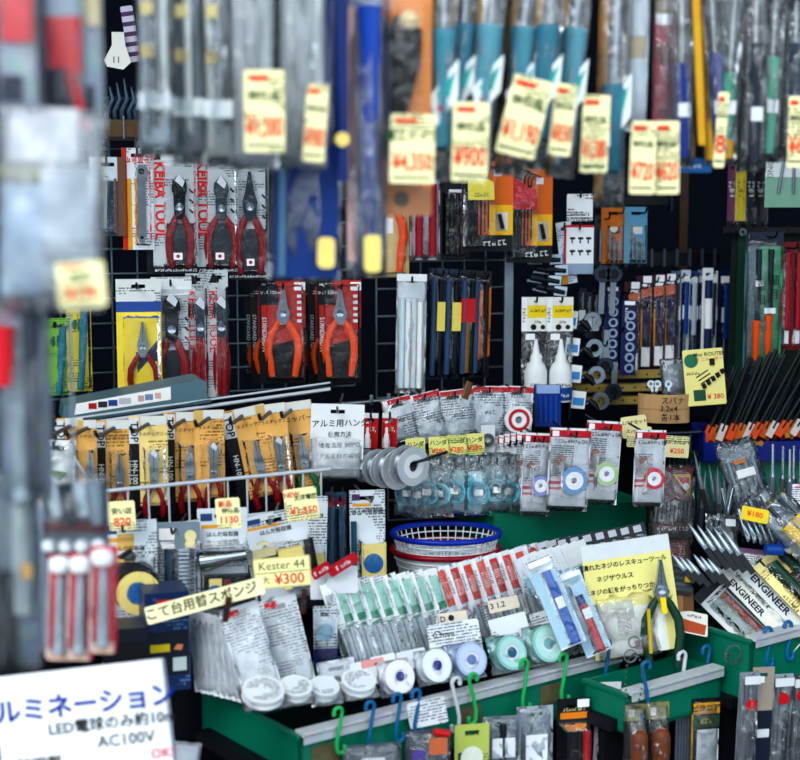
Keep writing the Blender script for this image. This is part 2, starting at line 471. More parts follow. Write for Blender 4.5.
# ================================================================ the setting
def struct(name, me, m, loc=(0, 0, 0), rot=None):
    return tag(mesh_obj(name, me, m, None, loc, rot), kind='structure')
WALLD = mt('0e1a30', .85, var=.2)
struct('floor', box(9., 9., .04, 0., 2.5, -.02), mt('4d5156', .85, var=.25))
struct('wall_back', box(4.4, .05, 3.0, .2, 4.2, 1.5), WALLD)
struct('wall_left', box(.05, 2.7, 3.0, -1.75, 2.85, 1.5), WALLD)
struct('wall_right', box(.05, 2.7, 3.0, 2.2, 2.85, 1.5), WALLD)
struct('ceiling', box(4.4, 2.95, .04, .2, 2.75, 3.02), mt('2a3038', .8))
struct('unseen_facade', box(14., .3, 3.0, 0., -6.0, 1.5), mt('4a5058', .8, var=.3))  # unseen facade across the street, added to darken reflections in the plastic
struct('trim_1', box(.02, .02, .9, 0., 0., 0.), mt('5d4636', .6, var=.3), at(683, 225, 3.75))
struct('trim_2', box(.02, .05, .34, 0., 0., 0.), mt('0a4434', .5), at(738, 312, 3.3))

TL = Line(300, 2.20, 630, 2.62)          # front edge of the solder tray
RL = Line(50, 2.88, 500, 3.22)           # wire grid at the back, left half
RR2 = Line(500, 3.24, 760, 3.42)         # its right half
TP = Line(60, 2.52, 320, 2.74)           # yellow pliers cards
GL = Line(100, 2.34, 390, 2.62)          # solder tool cards below them
ML = Line(385, 2.84, 680, 2.98)          # white reel bags and cards in the middle
UL = Line(130, 1.66, 800, 2.18)          # things hanging in front from the awning

# ---- dark stepped stand that carries the trays
st = empty('display_stand', 'dark stepped stand carrying the green trays', 'stand', (.15, 2.75, 0), TL.yaw)
for nm, x0, x1, y0, y1, z in (('step', -.60, -.02, -.245, .02, .630), ('step', -.02, .23, -.365, .02, .630), ('step', .23, 1.2, -.415, .02, .630), ('step', -.75, 1.2, .02, .36, .80), ('step', -.75, 1.2, .36, .62, .94)):
    mesh_obj(nm, box(x1 - x0, y1 - y0, .02, (x0 + x1) / 2, (y0 + y1) / 2, z - .012), DARK, st)
    mesh_obj('riser', box(x1 - x0 - .02, .012, z - .03, (x0 + x1) / 2, y0 + .03, (z - .03) / 2), DARK, st)

# ---- wire grid
def grid(name, label, ln, pa, pb, ytop, ybot, step, nz, mat_, rad=.0024):
    Ya, Yb = ln.Y(pa), ln.Y(pb)
    A, B_ = at(pa, ytop, Ya), at(pb, ytop, Yb)
    zt = A.z; zb = at(pa, ybot, Ya).z
    B_.z = zt
    g = empty(name, label, 'wire rack', (A.x, A.y, zb))
    L = (Vector((B_.x, B_.y, 0)) - Vector((A.x, A.y, 0)))
    n = int(L.length / step); u = L.normalized()
    for i in range(n + 1):
        p = Vector((A.x, A.y, 0)) + u * (i * step)
        worldtube(g, 'upright_wire', [(p.x, p.y, zb), (p.x, p.y, zt)], rad, mat_, 6)
    for j in range(nz + 1):
        z = zb + (zt - zb) * j / nz
        p, q = Vector((A.x, A.y, z)), Vector((A.x, A.y, z)) + u * (n * step)
        worldtube(g, 'cross_wire', [p - Vector((0, .004, 0)), q - Vector((0, .004, 0))], rad, mat_, 6)
    return g
rack = grid('wire_grid', 'grey wire grid holding the carded pliers at the back', RL, 28, 372, 96, 400, .05, 12, WIRE)
rack2 = grid('wire_grid', 'grey wire grid behind the long clear bags in the middle', Line(372, 3.20, 512, 3.3), 376, 512, 150, 398, .05, 9, mt('8fa0a6', .35, .6))
rack3 = grid('wire_grid', 'low wire grid behind the turquoise coil bags', Line(385, 2.95, 560, 3.04), 388, 520, 440, 520, .045, 4, WIRE)
post = empty('rack_post', 'pale grey steel upright beside the white bottles', 'post', at(507, 450, 3.2))
mesh_obj('post_body', box(.018, .03, .46, 0., 0., .23), mt('8d9aa3', .4, .4), post)
mesh_obj('post_cap', box(.022, .034, .008, 0., 0., .464), DSTEEL, post)

# ---- green trays
def tray(label, px, py, Y, yaw, W, D, H, rim=True, th=.006, lab=True, cut=0):
    p = at(px, py, Y)
    t = empty('plastic_tray', label, 'tray', (p.x, p.y, p.z - H), yaw)
    m = GREENBOX
    mesh_obj('tray_floor', box(W, D, th, W / 2, D / 2, th / 2), m, t)
    mesh_obj('front_wall', box(W, th, H, W / 2, th / 2, H / 2), m, t)
    mesh_obj('back_wall', box(W, th, H, W / 2, D - th / 2, H / 2), m, t)
    mesh_obj('side_wall', box(th, D, H, th / 2, D / 2, H / 2), m, t)
    mesh_obj('side_wall', box(th, D, H, W - th / 2, D / 2, H / 2), m, t)
    mesh_obj('tray_lip', box(th * 1.8, D, .006, 0., D / 2, H - .001), m, t)
    if rim:
        mesh_obj('rim_strip', box(W - .004, .026, .007, W / 2, .004, H + .003), mt('c9ced2', .4, var=.2), t)
        mesh_obj('rim_face', box(W - .004, .002, .014, W / 2, -.008, H - .004), mt('bcc2c6', .4, var=.25), t)
    return t
tray1 = tray('long green tray with a white rim holding the solder packs', 300, 737, 2.20, TL.yaw, .69, .30, .088)
for i, (u, w) in enumerate(((.045, .05), (.335, .05), (.52, .05))):
    mesh_obj('torn_label', box(w, .0012, .034, u, -.0012, .05), mt('6f6a52', .8, var=.4), tray1)
tray2 = tray('green tray with a white rim below the green handled pliers', 628, 695, 2.44, TL.yaw, .235, .105, .069)
tray3 = tray('green tray at the right holding the tweezers cards', 752, 641, 2.55, 37, .42, .20, .125)
tray4 = tray('dark green bin behind the white reel packs', 492, 514, 2.80, 22, .34, .16, .09, rim=False)
tray5 = tray('green bin under the blue brush box', 700, 455, 3.02, 8, .42, .14, .12, rim=False)

# ---- overhead rails (above the frame) that carry the things hanging in front
for i, (pa, pb, dy, lab) in enumerate(((100, 860, 0, 'steel rail under the awning carrying the bagged screwdrivers'),)):
    a, b = at(pa, -75, UL.Y(pa)), at(pb, -60, UL.Y(pb)); b.z = a.z
    rail = empty('awning_rail', lab, 'rail', a)
    worldtube(rail, 'bar', [a, b], .006, STEEL)
    worldtube(rail, 'hanger', [a + Vector((.03, .02, 0)), Vector((a.x + .03, a.y + .02, 3.0))], .003, STEEL)
    worldtube(rail, 'hanger', [b - Vector((.05, .03, 0)), Vector((b.x - .05, b.y - .03, 3.0))], .003, STEEL)
a, b = at(-60, -80, 1.40), at(118, -80, 1.46); b.z = a.z
rail2 = empty('awning_rail', 'short steel rail at the left carrying the blurred bags', 'rail', a)
worldtube(rail2, 'bar', [a, b], .006, STEEL)
worldtube(rail2, 'hanger', [a + Vector((.03, 0, 0)), Vector((a.x + .03, a.y, 3.0))], .003, STEEL)

# ================================================================ carded pliers on the wire grid
KGREY = ink('c4cacc', '5c646b', .005, .40); KTOP = ink('e0e4e6', '50575e', .004, .35)
KDRK = mt('12161d', .4)
def keiba(label, px, py, w, h, jaw, left=True, off=.06, yaw=8, spread=.3, plo=.22, phi=.95, jm=None, lean=0):
    Y = RL.Y(px, -off)
    p = Pack('pliers_pack', label, 'pliers pack', px, py, Y, w, h, yaw, 0, 0, 'grey carded pliers on the wire grid')
    p.card(KGREY)
    p.panel('header', .0, .0, 1, .1, KTOP, p.ly)
    p.poly('logo', [(.04, .1), (.2, .1), (.2, .05), (.14, .02)], KDRK, p.ly - .0005)
    p.panel('footer', 0, .945, 1, 1, KDRK, p.ly); p.txt('KEIBA  JAPAN MADE', .5, .972, 4, WHITE, y=p.ly - .001)
    if left:
        p.txt('KEIBA TOOL', .16, .42, 13.5, INKR, 90, bold=.03, y=p.ly - .0012)
    p.panel('dark_field', .3 if left else .1, .6, .98, .945, mt('363c42', .4), p.ly)  # dark panel paints the black shading inside the lower blister
    p.panel('green_mark', .72, .13, .88, .155, mt('2f8f62', .5), p.ly)
    for i in range(3):
        p.stick('pictogram', .82, .33 + i * .08, .36 + i * .08, 1, INKB, p.ly - .001, None, .9)
    p.pliers(.6 if left else .5, plo, phi, spread, REDH, jm or DSTEEL, jaw, lean=lean, grip=1.15)
    p.blister(.2 if left else .08, .12, .98, .945, .016)
    x = .5 if not left else .55
    p.sticker(x, .86, .2, .055, y=p.ly - .0165); p.disc('red_dot', x, .86, 1.8, RED, p.ly - .0169)
    hook(rack, at(px, py + 7, Y), .085, yaw)
    return p
def plainpack(name, label, cat, px, py, Y, w, h, card, yaw=0, tilt=0, roll=0, group=None, bag=None, th=.0012, slot=True):
    p = Pack(name, label, cat, px, py, Y, w, h, yaw, tilt, roll, group)
    p.card(card, th, slot)
    return p
# upper row
p = plainpack('spanner_pack', 'white carded spanner with a red and yellow edge beside the grey pliers cards', 'spanner pack', 137, 148, RL.Y(137, -.05), 30, 100, ink('dfe3e6', '5c6670', .005, .4), 12)
p.panel('red_edge', 0, 0, .16, 1, mt('c93a2e', .5)); p.panel('yellow_edge', .16, .3, .3, 1, mt('e0a838', .5)); p.txt('Crest', .6, .09, 10, INKR, -8)
p.poly('spanner', [(.42, .22), (.55, .16), (.78, .17), (.86, .24), (.8, .31), (.74, .34), (.74, .86), (.68, .93), (.52, .93), (.46, .86), (.48, .36), (.42, .3)], STEEL, p.ly - .001, .005)
p.disc('hole', .6, .88, 1.8, KDRK, p.ly - .0062); p.disc('jaw_gap', .62, .23, 3.2, KDRK, p.ly - .0062); p.blister(.36, .12, .95, .97, .012)
hook(rack, at(137, 156, RL.Y(137, -.05)), .085, 10)
p = plainpack('tool_pack', 'white and blue carded gadget at the far left of the wire grid', 'tool pack', 107, 157, RL.Y(107, -.05), 34, 78, ink('cfd8de', '39506c', .005, .5), 12)
p.panel('brown_edge', .78, 0, 1, 1, mt('7d5a45', .5)); p.panel('dark_field', .02, .3, .78, 1, mt('3d5468', .4)); p.stick('gadget', .4, .3, .9, 6, STEEL, None, 3); p.blister(.05, .25, .76, .98, .015)
hook(rack, at(107, 164, RL.Y(107, -.05)), .085, 10)
keiba('first grey pliers card from the left with black cutters, red lettering', 174, 147, 44, 125, 'cut', jm=mt('23272d', .3, .7), spread=.25)
keiba('second grey pliers card with wide spread red handles and stripper jaws', 216, 146, 42, 126, 'cut', spread=.33, plo=.24, off=.065)
keiba('third grey pliers card with long needle nose, no lettering visible', 249, 152, 38, 126, 'nose', left=False, spread=.34, plo=.15, off=.07)
q = Pack('pliers_pack', 'dark pliers card seen edge on behind the first grey pliers card', 'pliers pack', 151, 150, RL.Y(151, -.03), 12, 120, 8); q.card(mt('20262e', .4)); q.txt('KEIBA TOOL', .5, .45, 9, INKR, 90, bold=.01); q.panel('footer', 0, .95, 1, 1, KDRK)
# lower row
p = plainpack('pliers_pack', 'yellow, blue and white card with small dark red pliers', 'pliers pack', 138, 279, RL.Y(138, -.07), 44, 118, ink('dfe2e0', '5a6068', .005, .4), 8, group='carded pliers on the lower hooks')
p.panel('blue_band', 0, .19, 1, .28, mt('3f5f9f', .5)); p.panel('yellow_field', 0, .28, 1, 1, mt('ecd760', .45)); p.panel('dark_stripe', .42, .62, .95, .7, mt('39404a', .5), p.ly - .0005).rotation_euler = (0, 0, 0)
p.poly('dark_stripe', [(.45, .72), (.95, .5), (.95, .58), (.45, .8)], mt('39404a', .5), p.ly - .0006); p.pliers(.58, .36, .99, .3, REDH, STEEL, 'nose', grip=1.1); p.blister(.1, .3, .98, .99, .016)
hook(rack, at(138, 287, RL.Y(138, -.07)), .085, 8)
keiba('grey pliers card with black cutters beside the yellow pliers card', 171, 277, 40, 122, 'cut', left=False, jm=mt('1c2026', .3, .7), spread=.32, plo=.13, phi=.99)
for i, (px, lab) in enumerate(((196, 'narrow grey pliers card seen from the side behind the foremost one'), (217, 'foremost narrow grey pliers card with a shiny blister, seen from the side'))):
    Y = RL.Y(px, -.07 - .02 * i)
    p = Pack('pliers_pack', lab, 'pliers pack', px, 272 - 2 * i, Y, 21, 124 + 4 * i, 8, 0, 0, 'grey carded pliers on the wire grid')
    p.card(KGREY); p.poly('logo', [(.1, .1), (.5, .1), (.5, .05), (.3, .02)], KDRK); p.txt('KEIBA TOOL', .28, .4, 11, INKR, 90, bold=.012)
    p.pliers(.66, .2, .98, .2, REDH, DSTEEL, 'cut', split=.38, grip=1.3); p.blister(.3, .12, 1.0, .99, .03); hook(rack, at(px, 280, Y), .085, 8)
# black and red cards with orange pliers
NIP = ink('14161b', '8a9098', .005, .28)
for i, (px, w, lab) in enumerate(((279, 46, 'black and red card with orange nippers, left of the two'), (336, 44, 'black and red card with orange nippers, right of the two'))):
    Y = RL.Y(px, -.05)
    for j, dx in enumerate((-16, -10)):
        q = Pack('pliers_pack', ('rearmost' if j == 0 else 'middle') + ' black nippers card mostly hidden at the ' + ('left' if i == 0 else 'right') + ' orange pair', 'pliers pack', px + dx, 280, RL.Y(px, -.01 - .02 * j), w - 8, 104, 4, 0, 0, 'black cards with orange nippers')
        q.card(NIP); q.panel('red_field', .2, .06, 1, .75, mt('b02a22', .5)); q.txt('STANDARD NIPPERS', .1, .55, 5, OFFW, 90); q.pliers(.5, .2, .9, .36, ORNG, DSTEEL, 'cut')
    p = Pack('pliers_pack', lab, 'pliers pack', px + 3, 280, Y, w, 104, 4, 0, 0, 'black cards with orange nippers')
    p.card(NIP); p.poly('red_field', [(0.05, .14), (.4, .0), (1, .0), (1, .45), (.85, .56), (.05, .66)], mt('b8301f', .5), p.ly)
    p.txt('STANDARD NIPPERS', .1, .6, 5.5, OFFW, 90, bold=.01); p.panel('white_label', .76, .02, 1, .1, WHITE, p.ly - .0005)
    p.panel('black_field', .0, .06, .42, .24, KDRK, p.ly - .0005); p.txt('ニッパ 125mm', .22, .12, 4.5, WHITE, y=p.ly - .0016); p.txt('FUJIYA', .22, .04, 4, WHITE)
    for q in range(5): p.panel('pictogram', .82, .14 + .06 * q, .94, .17 + .06 * q, OFFW, p.ly - .0005)
    p.poly('dark_lower', [(0, .7), (1, .62), (1, 1), (0, 1)], KDRK, p.ly - .0006)
    p.pliers(.52, .06, .93, .33, ORNG, STEEL, 'nose', split=.36, grip=1.2); p.blister(.12, .03, .98, .97, .018)
    hook(rack, at(px + 3, 287, Y), .085, 6)
# left, partly hidden
for i, (px, py, h, lab, c) in enumerate(((57, 318, 78, 'green and yellow card with a small blue handled tool at the far left', '7ab040'), (78, 296, 96, 'yellow edged card with a long teal blade near the left column', 'd8c83c'))):
    p = plainpack('tool_pack', lab, 'tool pack', px, py, RL.Y(px, -.06), 24, h, ink(c, '2f6a3c', .005, .4), 12)
    p.disc('round_mark', .45, .3, 6, mt('1c6a4a', .5)); p.stick('handle', .75, .12, .98, 4.2, TEAL, None, 3.2, .5); p.blister(.35, .05, .98, .98, .015); hook(rack, at(px, py + 7, RL.Y(px, -.06)), .085, 10)
# block with bent punches
p = empty('tool_block', 'small wooden block holding bent black picks above the grid', 'tool block', at(122, 138, RL.Y(122, -.04)), 14)
s = k(2.88)
mesh_obj('block', box(46 * s, .04, 17 * s, 0., 0., 9 * s), mt('6b543a', .7, var=.35), p)
mesh_obj('bracket', box(49 * s, .044, 4 * s, 0., 0., -.002), BLACK, p); mesh_obj('divider', box(.0025, .045, 22 * s, .002, -.002, 10 * s), STEEL, p)
for q, x in enumerate((-13, -6, 1, 8, 14)):
    mesh_obj('pick', tube(((x * s, 0., 14 * s), (x * s - .002, 0., 26 * s), ((x + 5) * s, 0., 38 * s), ((x + 2) * s, 0., (50 + 4 * (q % 3)) * s)), (.005, .0065, .006, .002), 8), mt('4a5868', .3, .7), p)
p = Pack('hang_tag', 'white bell shaped tag hanging over the wooden pick block', 'tag', 117, 32, RL.Y(117, -.06), 26, 36, 5)
p.poly('card', [(.3, 0), (.75, 0), (.8, .35), (1, .8), (.7, 1), (.1, .92), (0, .75), (.3, .35)], PAPER, .001, .0012); p.txt('11', .45, .75, 9, INKB, y=-.001)
p = Pack('striped_tape', 'purple and white striped paper strip hanging above the pick block', 'tape', 126, 6, RL.Y(126, -.05), 12, 54, 5, 0, -8)
p.card(mt('d9d2e0', .5), .001, False)
for q in range(5): p.panel('stripe', 0, .1 + q * .18, 1, .18 + q * .18, mt('5a4468', .5))
# ================================================================ middle of the wall
p = plainpack('pliers_pack', 'cream card with bright orange pliers handles below the blurred tags', 'pliers pack', 388, 172, 3.10, 42, 104, mt('d9c48e', .5), 6)
p.panel('pink_field', .0, .0, 1, .35, mt('d98a6a', .5)); p.disc('round_logo', .35, .15, 7, mt('8a8578', .5)); p.panel('white_mark', .35, .44, .62, .58, WHITE)
p.pliers(.5, .02, .95, .36, ORNG, DSTEEL, 'nose', split=.28, grip=1.3); p.blister(.05, .03, .95, .98, .018); p.txt('SUPER', .5, .96, 5, INKB); hook(rack2, at(388, 180, 3.1), .085)
p = Pack('handle_bag', 'clear bag with two dark red handles beside the orange pliers', 'bag', 425, 165, 3.10, 30, 94, 4); p.card(mt('c9bfc8', .4), .001)
p.stick('handle', .3, .25, .95, 4, mt('a32238', .4)); p.stick('handle', .75, .2, .95, 4, mt('a32238', .4)); p.panel('label', .3, 0, .8, .14, WHITE); p.bag(.012, CLRF)
hook(rack2, at(425, 172, 3.1), .085)
p = plainpack('tool_pack', 'dark blister of black tools with a small blue and white label', 'tool pack', 455, 165, 3.14, 30, 92, mt('1b222c', .4), 4)
p.panel('label', .3, .26, .95, .36, WHITE); p.panel('label', .3, .36, .95, .46, NAVY); p.txt('8本組', .6, .41, 5, WHITE)
for q in range(4): p.stick('tool', .2 + .2 * q, .3, .96, 2.6, BLACK)
p.sticker(.8, .7, .25, .08, OFFW); p.blister(.1, .28, .95, .98, .012); hook(rack2, at(455, 172, 3.14), .085)
for i, (px, py, w, h, c1, lab) in enumerate(((487, 148, 50, 102, 'efe06a', 'hex key set with a pale yellow holder on an orange card'), (530, 155, 46, 106, 'c41a28', 'hex key set with a red holder on an orange card'))):
    Y = 3.12 + .03 * i
    p = plainpack('hex_key_pack', lab, 'hex key set', px, py, Y, w, h, mt('e0762c', .45), 8, group='hex key sets on orange cards')
    p.panel('black_header', 0, 0, 1, .1, BLACK); p.panel('orange_fade', .55, .55, 1, .84, mt('f0c040', .5)); p.panel('black_footer', 0, .84, 1, 1, BLACK); p.txt('Eight', .65, .92, 8, WHITE, -6, bold=.01)
    p.panel('white_box', .68, .62, .92, .8, WHITE); p.stick('pictogram', .75, .64, .78, 2, BLACK, None, None, .82); p.sticker(.72, .24, .16, .06)
    p.panel('dark_panel', 0, .1, .3, .84, mt('2a2c30', .5))  # darker panel down the left of the card
    hm = mt(c1, .4)
    p.add('holder', prism(tuple((round(a, 4), round(b, 4)) for a, b in (p.xz(.08, .2), p.xz(.6, .33), p.xz(.62, .5), p.xz(.1, .5))), -.022, -.002), hm)
    for q in range(6):
        x0, _ = p.xz(.14 + .075 * q, 0); zt = -p.h * (.13 + .012 * q); zb = -p.h * (.93 - .03 * q)
        r_ = .0026 - .0002 * q
        p.add('hex_key', tube(((0., 0., round(zb, 4)), (0., 0., round(zt - .01, 4)), (.003, 0., round(zt - .003, 4)), (.012, 0., round(zt, 4)), (round(.03 - .002 * q, 4), 0., round(zt - .004, 4))), round(r_, 4), 6), BLACK, (x0, -.012, 0))
    p.stick('hex_key_end', .45, .28, .3, 2, BLACK, -.02); p.txt('Eight', .35, .45, 5, INKB, y=-.0235)
    p.blister(.02, .1, .68, .97, .026, CLR); hook(rack2, at(px, py + 7, Y), .085, 8)
# long white bag and dark bags
p = Pack('stick_bag', 'long milky bag with pale sticks hanging on the middle grid', 'bag', 412, 274, 3.06, 30, 120, 0, 0, 1); p.card(mt('dfe6ea', .5), .0008)
for q, c in enumerate(('cfe3ea', 'e9eef0', 'd3dbe0', 'f0f2f2')): p.stick('stick', .2 + .2 * q, .2 + .03 * (q % 2), .95, 2.8, mt(c, .4))
p.panel('header', 0, 0, 1, .06, WHITE, -.004); p.stick('bristle', .62, .6, .98, 2, mt('8fa0a8', .5)); p.bag(.01, MILK); hook(rack2, at(412, 281, 3.06), .07, 0)
for i, (px, w, lab) in enumerate(((437, 16, 'leftmost slim dark bag with a yellow label on the middle grid'), (452, 18, 'second slim dark bag with a yellow label on the middle grid'), (468, 18, 'dark bag with a red clip beside the yellow labelled bags'), (481, 22, 'black card with an orange flash at the right of the dark bags'))):
    Y = 3.10 + .012 * i
    p = Pack('tool_bag', lab, 'bag', px, 268 + i, Y, w, 112 - 2 * i, 14, 0, 1.5); p.card(mt(('2c3b52', '2c3b52', '1d2430', '17191f')[i], .4), .001)
    if i < 2: p.panel('yellow_label', .5, .3, 1, .56, mt('e8d878', .5), -.012)
    if i == 2: p.panel('red_clip', .1, .26, .9, .48, RED, -.012); p.stick('tool', .5, .48, .95, 3, mt('8a6a3a', .5))
    if i == 3: p.poly('orange_flash', [(.3, .2), (1, .15), (1, .8), (.3, .85)], mt('e8873a', .5)); p.txt('PRO', .65, .5, 9, INKB, 80)
    p.stick('rod', .3, .1, .96, 3, mt('3f5878', .35)); p.stick('rod', .75, .1, .96, 2.5, BLACK); p.bag(.01, CLR); hook(rack2, at(px, 275 + i, Y), .07, 10)

# ================================================================ right half of the back wall
bar = empty('hook_bar', 'dark slatted hook bar above the long driver packs', 'hook bar', at(590, 262, 3.36), 10)
mesh_obj('bar', box(.36, .025, .03, .13, .02, .005), BLACK, bar)
for i in range(12): mesh_obj('slot_plate', box(.006, .006, .04, -.035 + .03 * i, .004, .008), mt('4f5d68', .4, .5), bar)
bar2 = empty('hook_bar', 'short dark hook bar above the two drill cards', 'hook bar', at(600, 204, 3.44), 8)
mesh_obj('bar', box(.22, .02, .02, .06, .02, .008), BLACK, bar2)
mesh_obj('bar_end', box(.006, .03, .04, .17, .015, .004), DSTEEL, bar2)
# white paper notices
p = Pack('paper_notice', 'white notice with black print hanging above the red edged one', 'notice', 580, 194, 3.22, 26, 27, 4); p.card(ink('eceef0', '2b2d33', .006, .6, block=.05), .001, False); p.txt('デジタルノギス', .5, .72, 4.6, INKB, bold=.01); p.txt('FUSO/CIVIA', .5, .9, 4, INKB)
hook(rack2, at(580, 197, 3.22), .02, 0, back=.06)
p = Pack('paper_notice', 'red edged white card with black key diagrams', 'notice', 579, 225, 3.20, 30, 40, 4); p.card(mt('eceef0', .5, var=.03), .0015, False)
p.panel('red_edge', 0, 0, .08, 1, RED); p.panel('red_edge', 0, 0, 1, .06, RED)
for q in range(6): p.panel('diagram', .2 + .27 * (q % 3), .3 + .32 * (q // 3), .38 + .27 * (q % 3), .36 + .32 * (q // 3), INKB); p.panel('diagram', .25 + .27 * (q % 3), .3 + .32 * (q // 3), .3 + .27 * (q % 3), .46 + .3 * (q // 3), INKB)
p.panel('clear_base', 0, .96, 1, 1.22, mt('9fb2c4', .3)); hook(rack2, at(579, 229, 3.2), .02, 0, back=.06)
# drill cards
for i, (px, c, c2, lab) in enumerate(((613, 'c9792e', '3b2a1e', 'orange card with silver drill bits above the spanner rack'), (636, '6fa3bd', 'd5e2e8', 'pale blue card with silver drill bits beside the orange one'))):
    p = plainpack('drill_pack', lab, 'drill pack', px, 207, 3.36, 23, 56, mt(c, .5), 6)
    p.panel('white_mark', .3, .3, .8, .48, mt(c2, .5)); p.disc('emblem', .55, .38, 4, mt('e8e0d0', .5))
    for q in range(3): p.stick('drill_bit', .35 + .2 * q, .45 + .08 * q, .98, 1.7, STEEL)
    p.blister(.2, .3, .98, .99, .012); hook(bar2, at(px, 213, 3.36), .05, 0)
p = Pack('drill_pack', 'dark slim card with a silver bit hanging left of the orange drill card', 'drill pack', 600, 215, 3.36, 10, 48, 6); p.card(mt('2b3442', .4)); p.stick('drill_bit', .5, .3, .95, 2, STEEL)
hook(bar2, at(600, 219, 3.36), .04)
# two bottles in hang bags
for i, px in enumerate((535, 560)):
    p = Pack('glue_bottle_pack', ('left' if i == 0 else 'right') + ' white cone tipped bottle in a bag with a white and yellow header', 'bottle pack', px, 297, 3.12, 27, 104, 4, 0, 0, 'bagged white bottles')
    p.panel('header', 0, 0, 1, .33, mt('e8e9e2', .5), -.001, .0015); p.panel('yellow_field', .22, .08, .98, .2, YEL2, -.0026); p.panel('side_strip', 0, .0, .2, .33, WHITE, -.0026)
    p.txt('GREASE', .6, .13, 4.5, INKB, y=-.0036); p.txt('工具用', .6, .24, 4, INKG, y=-.0036); p.txt('LUBRI', .1, .17, 5, INKB, 90, y=-.0036); p.disc('cap_picture', .45, .29, 3, INKB, -.0028); p.disc('cap_picture', .8, .29, 2.4, INKB, -.0028)
    x, z = p.xz(.5, 1.0); s = p.k
    p.add('bottle', lathe(tuple((round(a * s, 4), round(b * s, 4)) for a, b in ((0, 0), (11, 0), (11.5, 6), (11.5, 30), (9, 37), (6, 40), (5.5, 46), (4, 48), (1.4, 62), (0, 63))), 14, 'Z'), mt('e6eaea', .4, var=.03), (x, -.02, z))
    p.add('blue_label', lathe(tuple((round(a * s, 4), round(b * s, 4)) for a, b in ((11.6, 2), (11.9, 2), (11.9, 15), (11.6, 15))), 14, 'Z'), mt('2d5c9c', .4), (x, -.02, z))
    p.txt('KURE', .5, .93, 5, WHITE, y=-.02 - 12.4 * s); p.txt('ポリ 50', .5, .83, 5, INKB, y=-.02 - 12.2 * s); p.sticker(.3, .38, .35, .06, y=-.012); p.bag(.026, CLRF, i, v0=.3); hook(rack2, at(px, 301, 3.12), .05)
# ring spanners on pegs
for i, (px, py) in enumerate(((584, 318), (586, 345), (588, 372), (592, 398))):
    p = Pack('ratchet_spanner', ORD[i] + ' from the top of the ratchet spanners with blue and white tags', 'spanner', px, py - 4, 3.16 - .012 * i, 28, 22, 5, 0, 6, 'ratchet spanners on the peg')
    s = p.k
    p.add('head', ringm(4.5 * s, 9 * s, -.006, .002, 16), STEEL, (9 * s, 0, -6 * s)); p.add('shank', tube(((0., 0., 0.), (-10 * s, .0, -6 * s), (-22 * s, .01, -8 * s)), (.007, .006, .005), 8), DSTEEL, (4 * s, 0, -6 * s))
    p.add('grip', tube(((0., 0., 0.), (5 * s, -.004, -4 * s), (9 * s, -.006, -9 * s)), (.006, .008, .005), 8), BLACK, (-2 * s, -.004, -7 * s))
    p.panel('paper_tag', -.25, -.1, .25, .7, WHITE, -.01, .001); p.panel('tag_stripe', -.2, .2, .2, .55, LBLUE, -.0112)
    hook(bar, at(px, py, 3.17 - .012 * i), .03, 0, back=.2)
for i, (px, py, L) in enumerate(((603, 268, 46), (614, 268, 46), (607, 330, 42), (615, 362, 36))):
    p = Pack('ring_spanner', ('upper left', 'upper right', 'lower left', 'lowest')[i] + ' steel spanner with a dark open ring beside the socket cards', 'spanner', px, py, 3.18, 10, L, 0, 0, 2)
    s = p.k; up = i < 2; zr = -6 * s if up else -(L - 6) * s
    p.add('ring', ringm(4.6 * s, 8.5 * s, -.005, .003, 18), DSTEEL, (0, 0, zr)); p.add('socket', lathe(((0., 0.), (round(4.6 * s, 4), 0.), (round(4.6 * s, 4), .004), (0., .004)), 14, 'Y'), BLACK, (0, 0, zr))
    a, b = (zr - 7 * s, -L * s) if up else (0., zr + 7 * s)
    p.add('shank', box(.012, .006, round(abs(a - b), 4), 0., 0., round((a + b) / 2, 4)), STEEL); hook(bar, at(px, py + 2, 3.19), .02, 0, back=.2)
for i in range(4):
    p = Pack('spanner_card', ORD[i] + ' from the top of the dark bagged clips above the bottles', 'clip', 545 + (i % 2) * 6, 254 + i * 10, 3.2 - .01 * i, 36, 12, 0, 0, -6 + 4 * i, 'dark clips above the bottles')
    p.stick('clip_body', .1, .3, .6, 3.4, mt('1d2430', .35), None, 2.5, .9); p.panel('white_band', .6, .1, .95, .9, mt('c9d8e4', .4), -.008); p.stick('clip_tip', .0, .6, .8, 2, STEEL, None, 1, .4); hook(rack2, at(545, 258 + i * 10, 3.2 - .01 * i), .02, 0, back=.08)
p = Pack('label_strip', 'tall pale blue and white label strip left of the notices', 'label strip', 563, 222, 3.2, 16, 62, 20, 0, -8); p.card(ink('d7dfe6', '3f6fae', .005, .5), .001); p.panel('blue_band', 0, .5, 1, .7, LBLUE); p.panel('orange_band', 0, .75, .4, 1, GOLD); hook(rack2, at(563, 228, 3.2), .03)
for i, (px, py, h) in enumerate(((583, 288, 44), (590, 292, 46), (597, 290, 48), (604, 322, 44))):
    p = plainpack('bit_card', ORD[i] + ' from the left of the narrow dark bit cards with white labels', 'bit card', px, py, 3.24 - .01 * (i == 3), 8, h, mt(('1a2030', '2a3346', '10141e', '202a40')[i], .4), 0, 0, 1, 'narrow dark bit cards')
    p.panel('white_label', .1, .5, .9, .85, OFFW); p.txt('BIT', .5, .3, 5, OFFW, 90); p.stick('bit', .5, .1, .48, 1.4, STEEL); hook(bar, at(px, py + 5, 3.24 - .01 * (i == 3)), .03, 0, back=.14)
